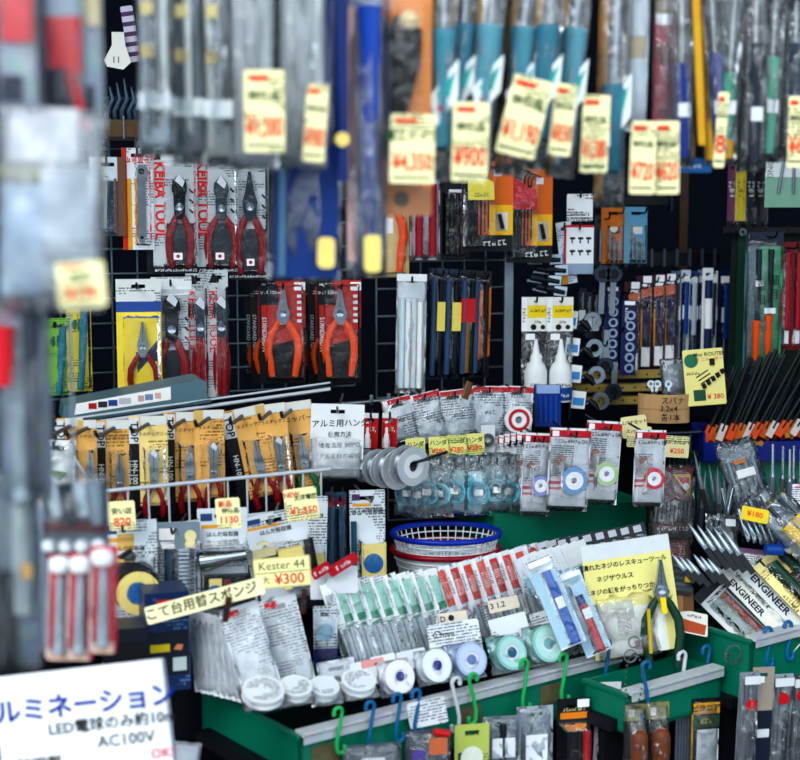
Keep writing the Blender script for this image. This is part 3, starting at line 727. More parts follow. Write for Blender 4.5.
# socket cards and red blade cards
for i, px in enumerate((613, 630)):
    p = plainpack('socket_card', ('left' if i == 0 else 'right') + ' blue card with a column of ring sockets', 'socket card', px, 286 + 14 * i, 3.2 - .02 * i, 15, 76, mt('18285c', .45), 0, 0, 1)
    p.txt('SOCKET', .3, .2, 4, WHITE, 90)
    for q in range(6): p.ring('socket', .58, .2 + .14 * q, 2.8, 4.6, mt('a9b8d0', .3, .4), None, .006)
    p.sticker(.5, .04, .7, .05); hook(bar, at(px, 293 + 14 * i, 3.2 - .02 * i), .03, 0, back=.18)
for i, (px, py) in enumerate(((630, 282), (642, 276), (655, 275), (666, 274))):
    p = plainpack('blade_card', ORD[i] + ' from the left of the dark red cards with gold trimmed blades', 'blade card', px + 3, py, 3.26 + .015 * i, 17, 96, mt('4a1220', .45), 4, group='dark red blade cards on the bar')
    p.poly('orange_mark', [(.1, .14), (.9, .1), (.9, .2), (.1, .24)], mt('d06a30', .5)); p.txt('替刃', .5, .3, 8, mt('d9c9a0', .5)); p.stick('blade', .5, .25, .9, 2.6, mt('2c3a66', .35, .3), None, 1.8, .75); p.stick('gold_trim', .3, .35, .75, 1.3, GOLD); p.sticker(.55, .84, .5, .2, y=-.01); p.panel('white_top', .4, .0, .9, .07, WHITE); p.blister(.05, .08, .95, .98, .01)
    hook(bar, at(px + 3, py + 6, 3.26 + .015 * i), .05, 4)
# long driver packs
cols = ('5f6f86', 'c9d4de', '35507f', '8fa0b5', 'dfe5ea', '1c2e5c')
for i, px in enumerate((676, 686, 694, 703, 713, 726)):
    p = plainpack('driver_pack', ORD[i] + ' from the left of the tall slim driver packs', 'driver pack', px, 271 - (i % 2), 3.33 + .012 * i, 10 if i < 5 else 12, 116 if i != 5 else 124, mt(cols[i], .4), 6, 0, .5, 'tall slim driver packs')
    p.stick('driver_handle', .5, .1, .55, 3.2, mt(('39435a', '2c4f9a', 'b9c6d6', '22304e', '3b4d6a', '28488f')[i], .35)); p.stick('driver_shaft', .5, .55, .95, 1.4, CHROME); p.sticker(.5, .08, .8, .06); p.panel('label', .1, .3, .9, .42, mt('d8dee6', .5), -.012); p.blister(.05, .1, .95, .99, .012)
    hook(bar, at(px, 278, 3.33 + .012 * i), .05, 6)
p = plainpack('pen_pack', 'white pack with a thick navy and white pen hanging among the drivers', 'pen pack', 708, 268, 3.3, 11, 100, mt('e4e8ec', .45), 6); p.stick('pen', .5, .12, .95, 4, mt('26365e', .35)); p.stick('pen_band', .5, .3, .6, 4.3, WHITE); hook(bar, at(708, 274, 3.3), .05)
# dark upper right
for i, (px, w, c, lab) in enumerate(((733, 10, '6b3a58', 'purple spined pack at the left of the dark upper right cluster'), (742, 12, 'c9b93c', 'yellow spined pack in the dark upper right cluster'), (752, 10, '1b2540', 'navy spined pack in the dark upper right cluster'), (762, 14, '0f1626', 'black pack at the right of the dark upper right cluster'))):
    p = plainpack('blade_pack', lab, 'blade pack', px, 162, 3.28, w, 66, mt(c, .45), 10); p.panel('spine_label', .1, .1, .5, .8, mt(c, .6)); p.txt('EXTRA', .35, .4, 5, INKB if i == 1 else OFFW, 80); p.panel('foot', 0, .88, 1, 1, BLACK); p.blister(.5, .1, 1, .95, .012)
p = plainpack('hook_card', 'white and green card with silver hooks at the right edge', 'hook card', 785, 140, 3.2, 38, 66, mt('dfe3e2', .5), 4); p.panel('green_band', 0, .55, 1, 1, mt('8fb5a0', .5)); p.txt('LONG', .12, .4, 8, mt('6a7078', .6), 90)
for q in range(2): p.stick('hook', .5 + .25 * q, .2, .8, 1.5, STEEL, None, None, .35 + .4 * q)
bar3 = empty('hook_bar', 'dark hook bar at the upper right edge above the file bag', 'hook bar', at(770, 232, 3.24), 4); mesh_obj('bar', box(.24, .02, .012, .02, .02, .004), BLACK, bar3); mesh_obj('end_ring', ringm(.004, .008, -.003, .003), STEEL, bar3, (-.06, .0, 0))
mesh_obj('backing_board', box(.20, .01, .34, .03, .05, -.17), mt('06281f', .6), bar3)
p = Pack('file_bag', 'clear bag of two orange handled files against a green sheet', 'file bag', 765, 232, 3.16, 38, 142, 3); p.card(mt('58b48a', .5), .001); p.panel('dark_header', 0, 0, 1, .1, mt('28324a', .4)); p.panel('dark_strip', 0, .1, .38, 1, mt('5d7a80', .4))
for q, (u, vt, c) in enumerate(((.3, .38, '荒目'), (.62, .34, '細目'))):
    p.stick('file', u + .04, .12, .62 - .04 * q, 3, mt('39424c', .4, .5)); p.stick('handle', u, .62 - .04 * q, .9 - .04 * q, 4.4, mt('e5602a', .4), None, 3.4); p.txt(c[0], u + .1, vt, 11, INKB, y=-.016); p.txt(c[1], u + .1, vt + .1, 11, INKB, y=-.016)
p.sticker(.35, .36, .22, .04, y=-.014); p.sticker(.64, .55, .3, .04, y=-.014); p.panel('green_tab', .66, .95, .8, .98, mt('0e7a54', .5)); p.bag(.014, CLRF, 2); hook(bar3, at(765, 237, 3.16), .06)
for i, px in enumerate((788, 799)):
    p = plainpack('red_pack', ('left' if i == 0 else 'right') + ' slim dark red pack at the right edge beside the file bag', 'pack', px, 242, 3.18, 11, 108, mt('7d1626', .45), 3); p.stick('tool', .5, .1, .8, 3, mt('a51f30', .4)); p.sticker(.5, .88, .6, .12); p.blister(.1, .08, .9, .98, .01); hook(bar3, at(px, 248, 3.18), .05)
for i in range(3): mesh_obj('hook_tip', tube(((0., 0., 0.), (0., -.04, 0.), (0., -.05, .008)), .002, 6), STEEL, bar3, (-.02 + .05 * i, .01, .003))
p = empty('drawer_unit', 'ochre perforated drawer rail behind the carton', 'drawer rail', at(622, 400, 3.22), 10)
for q in range(3):
    b = mesh_obj('rail', box(.24, .02, .016, 0., .0, .0 + .028 * q), mt('a8955a', .5, var=.2), p)
    for w in range(9): mesh_obj('hole', lathe(((0., -.0005), (.0025, -.0005), (.0025, 0.), (0., 0.)), 8, 'Y'), BLACK, b, (-.11 + .027 * w, -.0102, .028 * q))
mesh_obj('side_plate', box(.004, .05, .12, -.122, .01, .02), DSTEEL, p)
# yellow notice, carton
p = Pack('tool_notice', 'yellow notice with drawn black tools and a green oval', 'notice', 702, 349, 3.0, 40, 56, -4, -8, -5); p.card(mt('e9e19a', .55, var=.04), .002, False)
p.add('oval', lathe(((0., -.0006), (.014, -.0006), (.014, 0.), (0., 0.)), 18, 'Y'), mt('2c7a5a', .5), (p.xz(.2, .2)[0], p.ly, p.xz(.2, .2)[1])); p.txt('Mini ROUTER', .66, .1, 5.5, INKB, bold=.01); p.txt('ミニルーター', .66, .19, 4.5, INKR)
for q in range(5): p.stick('drawn_tool', .45 + .12 * q, .62 - .06 * q, .7 - .06 * q, 2.2, INKB, p.ly - .001, None, .5 + .12 * q)
for q in range(3): p.stick('drawn_shaft', .3 + .05 * q, .5 + .06 * q, .38 + .06 * q, .6, INKB, p.ly - .001, None, .6 + .05 * q)
p.stick('drawn_tool', .72, .18, .3, 2.6, INKB, p.ly - .001); p.panel('green_box', .2, .72, .5, .92, mt('1f5a44', .5)); p.txt('¥ 380', .74, .86, 7, INKR, bold=.01); p.txt('切断 研磨', .22, .42, 4.5, INKB)
p = Pack('clear_box', 'crumpled clear bag leaning behind the yellow tool notice', 'bag', 674, 358, 3.06, 30, 40, 0, -8, -4); p.panel('insert', .1, .15, .9, .9, mt('93a2ac', .4), .001, .001); p.bag(.014, BAGM, 3)
c = empty('cardboard_tub', 'small brown carton strip with handwritten size and price', 'carton', at(664, 423, 2.98), -6)
s = k(2.98)
mesh_obj('wall', tube(tuple((round(26 * s * math.sin(R(a)) * 1.0, 4), round(-26 * s * math.cos(R(a)) * .5 + .02, 4), round(14 * s, 4)) for a in range(-80, 81, 16)), .001, 4), mt('b8966a', .7), c)
n = 11; pts = [(26 * s * math.sin(R(-85 + 170 * i / (n - 1))), -26 * s * math.cos(R(-85 + 170 * i / (n - 1))) * .5 + .02) for i in range(n)]
me = bpy.data.meshes.new('curl'); me.from_pydata([(x, y, 0) for x, y in pts] + [(x, y, 29 * s) for x, y in pts], [], [(i, i + 1, n + i + 1, n + i) for i in range(n - 1)]); me.materials.append(None)
mesh_obj('curled_card', me, mt('c2a27a', .7, var=.15), c).modifiers.new('thick', 'SOLIDIFY').thickness = .002
for t_, z, x in (('スパナ', 23, 8), ('3.2x4', 15, 4), ('各1本', 6, 6)): mesh_obj('lettering', text(t_, round(8 * s, 4), .01), INKB, c, (x * s, -26 * s * .5 + .014, z * s))
mesh_obj('base', box(50 * s, .04, .004, 0., .03, .002), mt('8a98a0', .5), c)
for i, (dx, a) in enumerate(((-14, -12), (-6, 8), (4, -5))):
    p = Pack('open_spanner', ('leftmost', 'middle', 'rightmost')[i] + ' tiny bright spanner sticking out of the carton', 'spanner', 664 + dx, 380, 3.0, 8, 40, 0, 0, a, 'tiny spanners in the carton')
    s2 = p.k; p.add('jaw', ringm(1.6 * s2, 4 * s2, -.002, .002, 10), CHROME, (0, 0, -4 * s2)); p.add('shank', box(.005, .003, 33 * s2, 0., 0., -22 * s2), CHROME)
# black brushes in the blue box
bx = empty('brush_box', 'blue plastic box holding black brushes with orange ferrules', 'box', at(704, 462, 3.0), 6)
s = k(3.0); W = 120 * s
mesh_obj('front', box(W, .004, 20 * s, W / 2, 0., 10 * s), mt('1c2f86', .42), bx); mesh_obj('back', box(W, .004, 34 * s, W / 2, .09, 17 * s), mt('1c2f86', .42), bx)
mesh_obj('floor_panel', box(W, .09, .004, W / 2, .045, .002), mt('1c2f86', .42), bx); mesh_obj('side', box(.004, .09, 30 * s, 0., .045, 15 * s), mt('1c2f86', .42), bx); mesh_obj('side', box(.004, .09, 30 * s, W, .045, 15 * s), mt('1c2f86', .42), bx)
mesh_obj('sticker', prism(((.0, .0), (.006, .006), (.014, .003), (.022, .007), (.028, .0), (.022, -.006), (.014, -.002), (.006, -.005)), -.0004, 0.), mt('b98a4a', .6), bx, (48 * s, -.0025, 18 * s))
mesh_obj('sticker', box(.009, .0006, .009), mt('b98a4a', .6), bx, (86 * s, -.0025, 26 * s))
HOL = 24
for i in range(HOL):
    t_ = i / (HOL - 1); px = 704 + 94 * t_ + random.uniform(-1.5, 1.5); r_ = i % 2
    Y = 3.02 + .03 * r_ + .008 * (i % 3); L = 88 + 26 * t_ + random.uniform(-8, 8)
    p = Pack('brush', ORD[i] + ' from the left of the black sticks with orange ends in the blue box', 'brush', px, 440 - 7 * t_ + 3 * (i % 2), Y, 6, L, 0, 0, 0, 'black sticks in the blue box')
    p.e.rotation_euler = orient(random.uniform(-4, 4), -4 - 6 * r_, 21 + 9 * t_ + random.uniform(-3, 3))
    s2 = p.k
    p.add('shaft', tube(((0., 0., 8 * s2), (0., 0., L * s2 * .6), (0., 0., L * s2)), (.0052, .0048, .004), 6), mt(('10131a', '151c2c', '0e2a28')[i % 3], .35)); p.add('ferrule', box(.014, .008, 17 * s2, 0., 0., 7 * s2), mt(('e0602c', 'd9cfc8', 'e87a3a', 'c9402a')[(i * 7 + i // 3) % 4], .5)); p.add('tip', tube(((0., 0., -6 * s2), (0., 0., -20 * s2)), (.004, .002), 6), BLACK)

# ================================================================ yellow pliers cards on the white wire rack
wr = empty('wire_rack', 'white wire rack carrying the yellow pliers cards', 'wire rack', at(60, 500, 2.55))
A, B_ = at(56, 428, 2.56), at(330, 389, 2.80)
worldtube(wr, 'top_bar', [A, B_], .0035, WWIRE); worldtube(wr, 'top_bar', [A + Vector((0, .0, .012)), B_ + Vector((0, 0, .012))], .002, WWIRE)
A2, B2 = at(96, 492, 2.43), at(330, 469, 2.65)
worldtube(wr, 'front_bar', [A2, B2], .0035, WWIRE)
for i in range(12):
    t_ = (i + .5) / 12; q = A2.lerp(B2, t_); worldtube(wr, 'upright_wire', [q, q - Vector((0, -.01, .07))], .002, WWIRE, 6)
worldtube(wr, 'lower_bar', [A2 - Vector((0, -.01, .07)), B2 - Vector((0, -.01, .07))], .003, WWIRE)
worldtube(wr, 'side_bar', [A, A2], .003, WWIRE)
TG = ink('e4b468', '8a5c1c', .006, .42); TY = ink('ecd48c', '7d6224', .006, .42)
rows = [(70, 418, 26, 88, 0, TG, 'nose', REDH, True), (87, 420, 18, 84, 0, TG, 'nose', REDH, False), (114, 420, 37, 92, 0, TG, 'nose', REDH, True), (148, 416, 38, 92, 0, TY, 'cut', REDH, True),
        (184, 412, 40, 92, 0, TG, 'nose', REDH, True), (209, 410, 30, 90, 0, TG, 'cut', REDH, False), (242, 408, 44, 94, -11, TG, 'nose', REDH, True), (270, 404, 30, 92, -6, TG, 'cut', REDH, False), (291, 402, 40, 90, -7, TG, 'nose', mt('0c7a4a', .4), True)]
for i, (px, py, w, h, roll, m, jaw, hm, strip) in enumerate(rows):
    Y = TP.Y(px, -.02 * (i % 2))
    p = Pack('pliers_pack', ORD[i] + ' from the left of the yellow and gold pliers cards on the white rack', 'pliers pack', px, py, Y, w, h, 10, 0, roll, 'yellow pliers cards on the white rack')
    p.card(m); p.panel('header', .28 if strip else 0, .0, 1, .1, mt('d2b878', .5))
    if strip:
        p.panel('black_strip', 0, .02, .26, 1, KDRK); p.panel('white_strip', 0, .02, .26, .3, OFFW, p.ly - .0005); p.txt('TOP', .13, .17, 11, INKB, 90, bold=.02, y=p.ly - .0012); p.txt('HN-100', .13, .62, 7.5, OFFW, 90, bold=.01, y=p.ly - .0008)
    p.txt('プラスチックニッパ' if i != 8 else 'ニッパー', .62, .2, 4.4 if i != 8 else 7, INKB); p.add('oval', lathe(((0., -.0006), (.006, -.0006), (.006, 0.), (0., 0.)), 12, 'Y'), mt('5a4320', .5), (p.xz(.72, .36)[0], p.ly, p.xz(.72, .36)[1]))
    p.pliers(.62, .36, 1.08, .24, hm, STEEL, jaw, split=.55, grip=1.2); p.blister(.32, .32, .97, .98, .016); p.panel('clear_tab', .3, .0, .98, .1, mt('d9dcd8', .3), p.ly - .0006)
    hook(wr, at(px, py + 8, Y), .12, -4, r=.0036, back=.09)
# grey panel with label above
b = empty('grey_ledge', 'blue grey ledge with a white printed label above the yellow cards', 'ledge', at(62, 420, 2.62), 16)
s = k(2.66)
mesh_obj('ledge_body', prism(((0, 0), (146 * s, 16 * s), (143 * s, 34 * s), (138 * s, 36 * s), (2 * s, 14 * s)), -.004, .10), mt('5d7a84', .45), b)
mesh_obj('front_lip', prism(((0, -3 * s), (148 * s, 13 * s), (148 * s, 16 * s), (0, 1 * s)), -.012, .0), mt('4c6872', .45), b)
l = mesh_obj('label', prism(((12 * s, 5 * s), (108 * s, 17 * s), (108 * s, 30 * s), (14 * s, 16 * s)), -.0052, -.0045), mt('e8e8e6', .5, var=.03), b)
for i, (x, c, w) in enumerate(((30, 'b02a2a', 8), (40, '30343a', 9), (50, '31538f', 9), (62, 'b9bcc0', 12), (78, 'c9a0a0', 6), (86, '7f8fb0', 8), (95, 'd0b0a8', 6))):
    mesh_obj('print_block', box(w * s, .0006, 6 * s, x * s, -.0055, (9.5 + x * .125) * s), mt(c, .6), l)
p = Pack('pack_bag', 'white bag with a red and green splash at the left end of the yellow cards', 'bag', 58, 440, 2.4, 36, 66, 10, 0, 4); p.card(mt('e4e6e4', .5), .001); p.poly('red_splash', [(.3, .6), (.7, .75), (.5, 1), (.3, .9)], mt('d05a4a', .5)); p.poly('green_splash', [(.2, .45), (.8, .5), (.6, .65)], mt('6a9a4a', .5)); p.bag(.012, BAGM, 1); hook(wr, at(58, 446, 2.4), .03, 0, back=.15)
# ================================================================ solder tool cards below
GCARD = ink('ccd3d8', '4e5860', .005, .45)
OVB = mt('2f6fa8', .45); OVY = mt('e8d78e', .5)
def goot(label, px, py, w, h, roll=0, kind=0, off=0., yaw=10):
    Y = GL.Y(px, off)
    p = Pack('solder_tool_pack', label, 'tool pack', px, py, Y, w, h, yaw, -4, roll, 'carded solder tools below the white rack')
    p.card(GCARD); p.panel('logo', .06, .04, .3, .1, mt('33507a', .5)); p.panel('title_bar', .08, .13, .6, .16, mt('d9a24a', .5)); p.txt('はんだ吸取器', .5, .21, 5.5, INKB, bold=.008)
    return p
def price(label, px, py, Y, w, h, roll, lines, yaw=0, m=None, tilt=0, red='a', hang=None):
    p = Pack('price_tag', label, 'price tag', px, py, Y, w, h, yaw, tilt, roll, 'yellow price tags'); p.card(m or TAGP, .001, False)
    for t_, u, v, sz, c in lines: p.txt(t_, u, v, sz, c, 0, bold=.015)
    return p
p = goot('carded black tape reel with a yellow and blue face at the left', 128, 520, 56, 140, 0); p.panel('gold_field', .3, .1, .6, .22, mt('d2b070', .5))
s = p.k
p.add('reel', lathe(tuple((round(a * s, 4), b) for a, b in ((0, -.045), (22, -.045), (24, -.042), (24, -.002), (0, 0.))), 22, 'Y'), mt('14161c', .4), (p.xz(.6, .46)[0], p.ly, p.xz(.6, .46)[1])); p.ring('reel_face', .66, .5, 11, 22, OVY, -.046, .001); p.disc('reel_centre', .66, .5, 12, OVB, -.0465); p.stick('black_hose', .25, .36, .25, 12, mt('14161c', .4), -.02, 10, .62); p.blister(.04, .24, .98, .72, .052); p.panel('dark_base', .1, .74, .98, .98, mt('1b2536', .5))
hook(wr, at(128, 527, GL.Y(128)), .05, 0, back=.12)
p = goot('card with a coiled steel spring stand above the blue box', 176, 522, 48, 120, 0, yaw=8, off=.02)
for q in range(15): p.ring('spring_coil', .62, .2 + .034 * q, 9, 12, STEEL, -.004, .003).rotation_euler = (R(78), 0, 0)
p.stick('rod', .35, .18, .7, 5, mt('44586a', .35)); p.blister(.1, .16, .96, .75, .04); p.panel('grey_header', .0, 0, 1, .16, mt('7f8d97', .5), p.ly - .0006); p.sticker(.3, .1, .32, .1, mt('e8e6e4', .5), p.ly - .0012); p.disc('yellow_mark', .8, .12, 6, mt('d8d0a0', .5), p.ly - .0012); hook(wr, at(176, 529, GL.Y(176, .02)), .05, 0, back=.12)
p = goot('card with a shiny steel cone nozzle laid across it', 222, 508, 50, 128, 0, off=.01)
s = p.k
p.add('cone', lathe(tuple((round(a * s, 4), round(b * s, 4)) for a, b in ((9, 0), (12, 1), (11, 12), (7.5, 28), (6.5, 48), (0, 48))), 18, 'X'), CHROME, (p.xz(.0, .4)[0], -.02, p.xz(.0, .4)[1]), (0, R(-6), 0)); p.add('cone_mouth', lathe(((0., .0), (round(9 * s, 4), .0), (round(9 * s, 4), .001), (0., .001)), 16, 'X'), mt('3a5560', .3, .6), (p.xz(.0, .4)[0] + .001, -.02, p.xz(.0, .4)[1]), (0, R(-6), 0))
p.panel('black_case', .05, .52, 1, .78, mt('131620', .4), -.004, .02); p.panel('yellow_panel', .2, .54, .45, .74, OVY, -.026); p.disc('blue_oval', .32, .66, 9, OVB, -.0266); p.panel('red_print', .5, .55, .62, .74, mt('7d2a38', .5), -.026); p.blister(.02, .24, .98, .8, .036); hook(wr, at(222, 515, GL.Y(222, .01)), .05, 0, back=.12)
p = goot('tilted card with a black pump and a round blue emblem behind the price sign', 272, 512, 66, 92, -10, off=-.02); p.panel('yellow_box', .46, .42, .84, .86, OVY, -.002, .018); p.disc('blue_oval', .66, .72, 13, OVB, -.0206); p.stick('black_pump', .95, .36, .9, 5, BLACK); p.stick('black_pump', .2, .5, .5, 5, BLACK, None, 5, .5); p.disc('yellow_cap', .26, .42, 12, mt('d9cfa6', .5), -.004, .01); p.blister(.02, .3, .99, .96, .03); hook(wr, at(272, 520, GL.Y(272, -.02)), .05, 0, back=.14, m=STEEL)
p = goot('card with a round blue emblem left of the slim teal bars', 308, 496, 40, 98, 2, off=.02); p.panel('pale_upper', .1, .2, .98, .52, ink('dfe3e4', '3d4f6a', .005, .6)); p.panel('yellow_box', .12, .58, .92, .98, OVY, -.002, .014); p.disc('blue_oval', .5, .8, 13, OVB, -.0166); p.blister(.06, .54, .98, .99, .02); hook(wr, at(308, 503, GL.Y(308, .02)), .05, 0, back=.12, m=STEEL)
for i, px in enumerate((330, 341)):
    p = Pack('slim_pack', ('left' if i == 0 else 'right') + ' dark teal slim pack beside the blue emblem cards', 'slim pack', px, 492, GL.Y(px, .03), 11, 98, 8, -3, 0); p.card(mt(('20303f', '284860')[i], .4)); p.panel('red_top', .1, .06, .9, .12, mt('7d2038', .5)); p.stick('bar', .5, .14, .98, 4, mt('2c4c64', .35)); p.blister(.05, .12, .95, .99, .012)
    hook(wr, at(px, 498, GL.Y(px, .03)), .04, 0, back=.1)
p = goot('tall white card with a small yellow box and blue emblem at the right end', 367, 490, 36, 104, 0, off=.0); p.panel('yellow_box', .28, .5, .96, .98, OVY, -.002, .022); p.disc('blue_oval', .6, .7, 10, OVB, -.0246); p.stick('teal_edge', .1, .3, .98, 3, TEALD); p.sticker(.2, .06, .14, .04, RED); p.blister(.22, .47, 1, .99, .028); hook(wr, at(367, 498, GL.Y(367)), .05, 12, back=.12, m=STEEL)
p.poly('small_cup', [(.55, .9), (.75, .9), (.72, .99), (.58, .99)], mt('b59a5a', .5), -.0246)
# red ribbons
for i, (px, py, w) in enumerate(((318, 566, 22), (340, 560, 34))):
    p = Pack('red_ribbon', ('shorter' if i == 0 else 'longer') + ' slanted red paper strip with white lettering below the emblem cards', 'paper strip', px, py, 2.42, w, 11, 0, 0, -32); p.card(mt('b5182a', .45), .001, False); p.txt('BEST', .5, .5, 7, OFFW, bold=.01)
    w2 = Pack('white_card', ('left' if i == 0 else 'right') + ' blank white card under the slanted red strip', 'card', px + 2, py + 6, 2.44, w - 2, 28, 6, -4); w2.card(mt('dfe3e6', .5), .001, False)
price('yellow 820 price tag above the black tape reel', 121, 501, 2.325, 27, 30, -3, (('820', .5, .72, 12, INKO), ('安い店', .5, .35, 7, INKG)))
price('yellow 1130 price tag beside the white wire rack', 227, 498, 2.36, 25, 32, -4, (('1130', .5, .72, 10, INKO), ('新品', .4, .2, 7, INKR), ('特価品', .6, .42, 6, INKG)))
price('pale yellow price tag with a red flash tilted over the pump card', 299, 488, 2.40, 34, 34, -8, (('¥1,350', .55, .7, 10, INKO), ('NEW', .25, .18, 7, INKR), ('太洋電機', .65, .3, 6, INKG)))
p = Pack('price_sign', 'yellow Kester 44 sign with red three hundred yen price', 'price sign', 281, 557, 2.32, 58, 31, 0, -6, -5); p.card(mt('d8d29a', .5, var=.05), .003, False); p.panel('yellow_sheet', .03, .05, .97, .95, mt('f0eab4', .55, var=.04)); p.panel('rule', .03, .48, .97, .5, INKG, p.ly - .0006); p.txt('Kester 44', .5, .27, 12, INKG); p.txt('¥300', .62, .74, 15, INKR, bold=.01); p.txt('大', .2, .74, 9, INKG)
p = Pack('paper_banner', 'long cream paper banner with brush lettering slanting upwards', 'banner', 203, 592, 2.24, 122, 18, 8, -10, -13); p.card(mt('eeeac4', .6, var=.04), .0015, False); p.txt('こて台用替スポンジ', .47, .5, 13, mt('6a6a48', .6), bold=.02)
# blue box and other small boxes under the banner
b = empty('blue_box', 'dark blue carton with a red mark under the banner', 'carton', at(168, 690, 2.27), 18); s = k(2.27)
mesh_obj('carton', box(46 * s, .07, 104 * s, 0., .03, 52 * s), ink('18345e', '5a7fa8', .006, .35), b); mesh_obj('red_mark', box(13 * s, .001, 9 * s, -4 * s, -.0055, 92 * s), RED, b); mesh_obj('dark_front', box(44 * s, .001, 46 * s, 0., -.0055, 40 * s), mt('141c30', .5), b)
mesh_obj('yellow_print', box(20 * s, .0008, 8 * s, -8 * s, -.0065, 46 * s), mt('c9b93c', .5), b); mesh_obj('picture', box(14 * s, .0008, 14 * s, 12 * s, -.0065, 28 * s), mt('b9c6c4', .5), b); mesh_obj('skin_print', prism(((-.006, 0.), (0., .008), (.009, .006), (.006, -.002)), -.0009, 0.), mt('c98a6a', .5), b, (10 * s, -.006, 44 * s))
b = empty('black_case', 'black plastic case below the tape reel', 'case', at(126, 690, 2.22), 14); s = k(2.22)
mesh_obj('case_body', box(44 * s, .06, 66 * s, 0., .02, 33 * s), mt('11141c', .45), b); mesh_obj('case_lid', box(45 * s, .062, 14 * s, 0., .02, 60 * s), mt('1b2230', .4), b)

# ================================================================ centre: white bags, spools, reels
hb = empty('hook_rail', 'steel rail with hooks across the middle of the stall', 'rail', at(300, 412, 2.92))
worldtube(hb, 'bar', [at(305, 408, 2.95), at(470, 392, 3.0)], .004, STEEL); worldtube(hb, 'bar', [at(380, 447, 2.9), at(700, 432, 3.02)], .004, DSTEEL)
for q in (310, 465): worldtube(hb, 'bracket', [at(q, 408 - (q - 305) * .1, 2.955 + (q - 305) * .0003), at(q, 520, 3.05)], .004, DSTEEL)
worldtube(hb, 'bracket', [at(690, 433, 3.02), at(690, 500, 3.0)], .004, DSTEEL)
for q in range(4):
    a = at(372 + q * 17, 402 - q * 1.5, 2.97); worldtube(hb, 'bent_hook', [a, a + Vector((0, -.03, 0)), a + Vector((0, -.045, .012)), a + Vector((0, -.045, .02))], .0035, mt('b5bfc8', .3, .6))
p = Pack('solder_card', 'white card for aluminium solder with large Japanese print', 'card', 338, 404, 2.72, 54, 66, 4, 0, 2); p.card(mt('e3e6e8', .5, var=.03), .001)
for q, t_ in enumerate(('アルミ用ハンダ', '使用方法', '接着温度 350℃', 'アルミ材の補修')): p.txt(t_, .55, .3 + .17 * q, 8.2 if q == 0 else 6, INKB, -3, bold=.01)
p.bag(.01, MILK, 0, v0=.5, v1=1.15); hook(hb, at(338, 411, 2.72), .03, 0, back=.24, m=STEEL)
p = Pack('wire_bag', 'clear bag of teal coiled wire left of the aluminium solder card', 'bag', 316, 420, 2.74, 26, 62, 4); p.spool(.5, .55, 11, mt('3f6f7c', .35), WHITE); p.stick('wire', .3, .2, .9, 2, TEAL); p.panel('backing', .05, .05, .95, .95, mt('6f8a94', .4), .004, .001); p.bag(.014, BAGM, 2); hook(hb, at(316, 426, 2.74), .02, 0, back=.22)
for i, (px, lab) in enumerate(((371, 'left red card with a small white glue bottle'), (390, 'right red card with a small white glue bottle'))):
    p = plainpack('glue_pack', lab, 'glue pack', px, 413, 2.86, 15, 36, mt('c93030', .5), 0, 0, 2); p.txt('瞬間', .75, .45, 5, WHITE, 90)
    p.add('bottle', lathe(((0., 0.), (.007, 0.), (.0075, .012), (.006, .024), (.003, .027), (.0025, .038), (0., .04)), 10, 'Z'), WHITE, (p.xz(.32, .95)[0], -.01, p.xz(.32, .95)[1])); p.blister(.05, .2, .6, .98, .02); p.panel('white_top', 0, 0, 1, .14, OFFW); hook(hb, at(px, 417, 2.86), .02, 0, back=.12)
# spools on a rod
rod = empty('spool_rod', 'thin steel rod carrying the solder wire spools', 'rod', at(355, 462, 2.8))
worldtube(rod, 'rod', [at(345, 460, 2.86), at(388, 470, 2.70), at(428, 459, 2.60)], .003, DSTEEL); worldtube(rod, 'rod_tip', [at(426, 459, 2.605), at(447, 452, 2.58)], .0032, DSTEEL)
for i, (px, py, Y, r) in enumerate(((372, 467, 2.76, 17), (384, 469, 2.72, 19), (397, 469, 2.67, 21), (412, 466, 2.63, 20))):
    p = Pack('wire_spool', ('rearmost', 'second', 'third', 'front')[i] + ' grey solder wire spool on the rod', 'spool', px, py, Y, 2 * r, 2 * r, 38, 0, 0, 'solder wire spools on the rod'); s = p.k
    a = r * s; t_ = .022
    p.add('flange', ringm(a * .28, a, -.003, .0, 24), mt('c9ced3', .35, .2), (0, -.002, 0)); p.add('flange', ringm(a * .28, a, -.003, 0., 24), mt('aeb5bc', .35, .2), (0, t_, 0))
    p.add('wire_winding', lathe(tuple((round(a * q, 4), round(h * t_, 4)) for q, h in ((.3, 0.), (.8, .0), (.84, .1), (.8, .2), (.84, .3), (.8, .4), (.84, .5), (.8, .6), (.84, .7), (.8, .8), (.8, .95), (.3, .95))), 20, 'Y'), mt('8b949c', .35, .6)); p.ring('paper_ring', .5, 0, r * .3, r * .62, mt('dfe2e4', .5), -.0052, .0006)
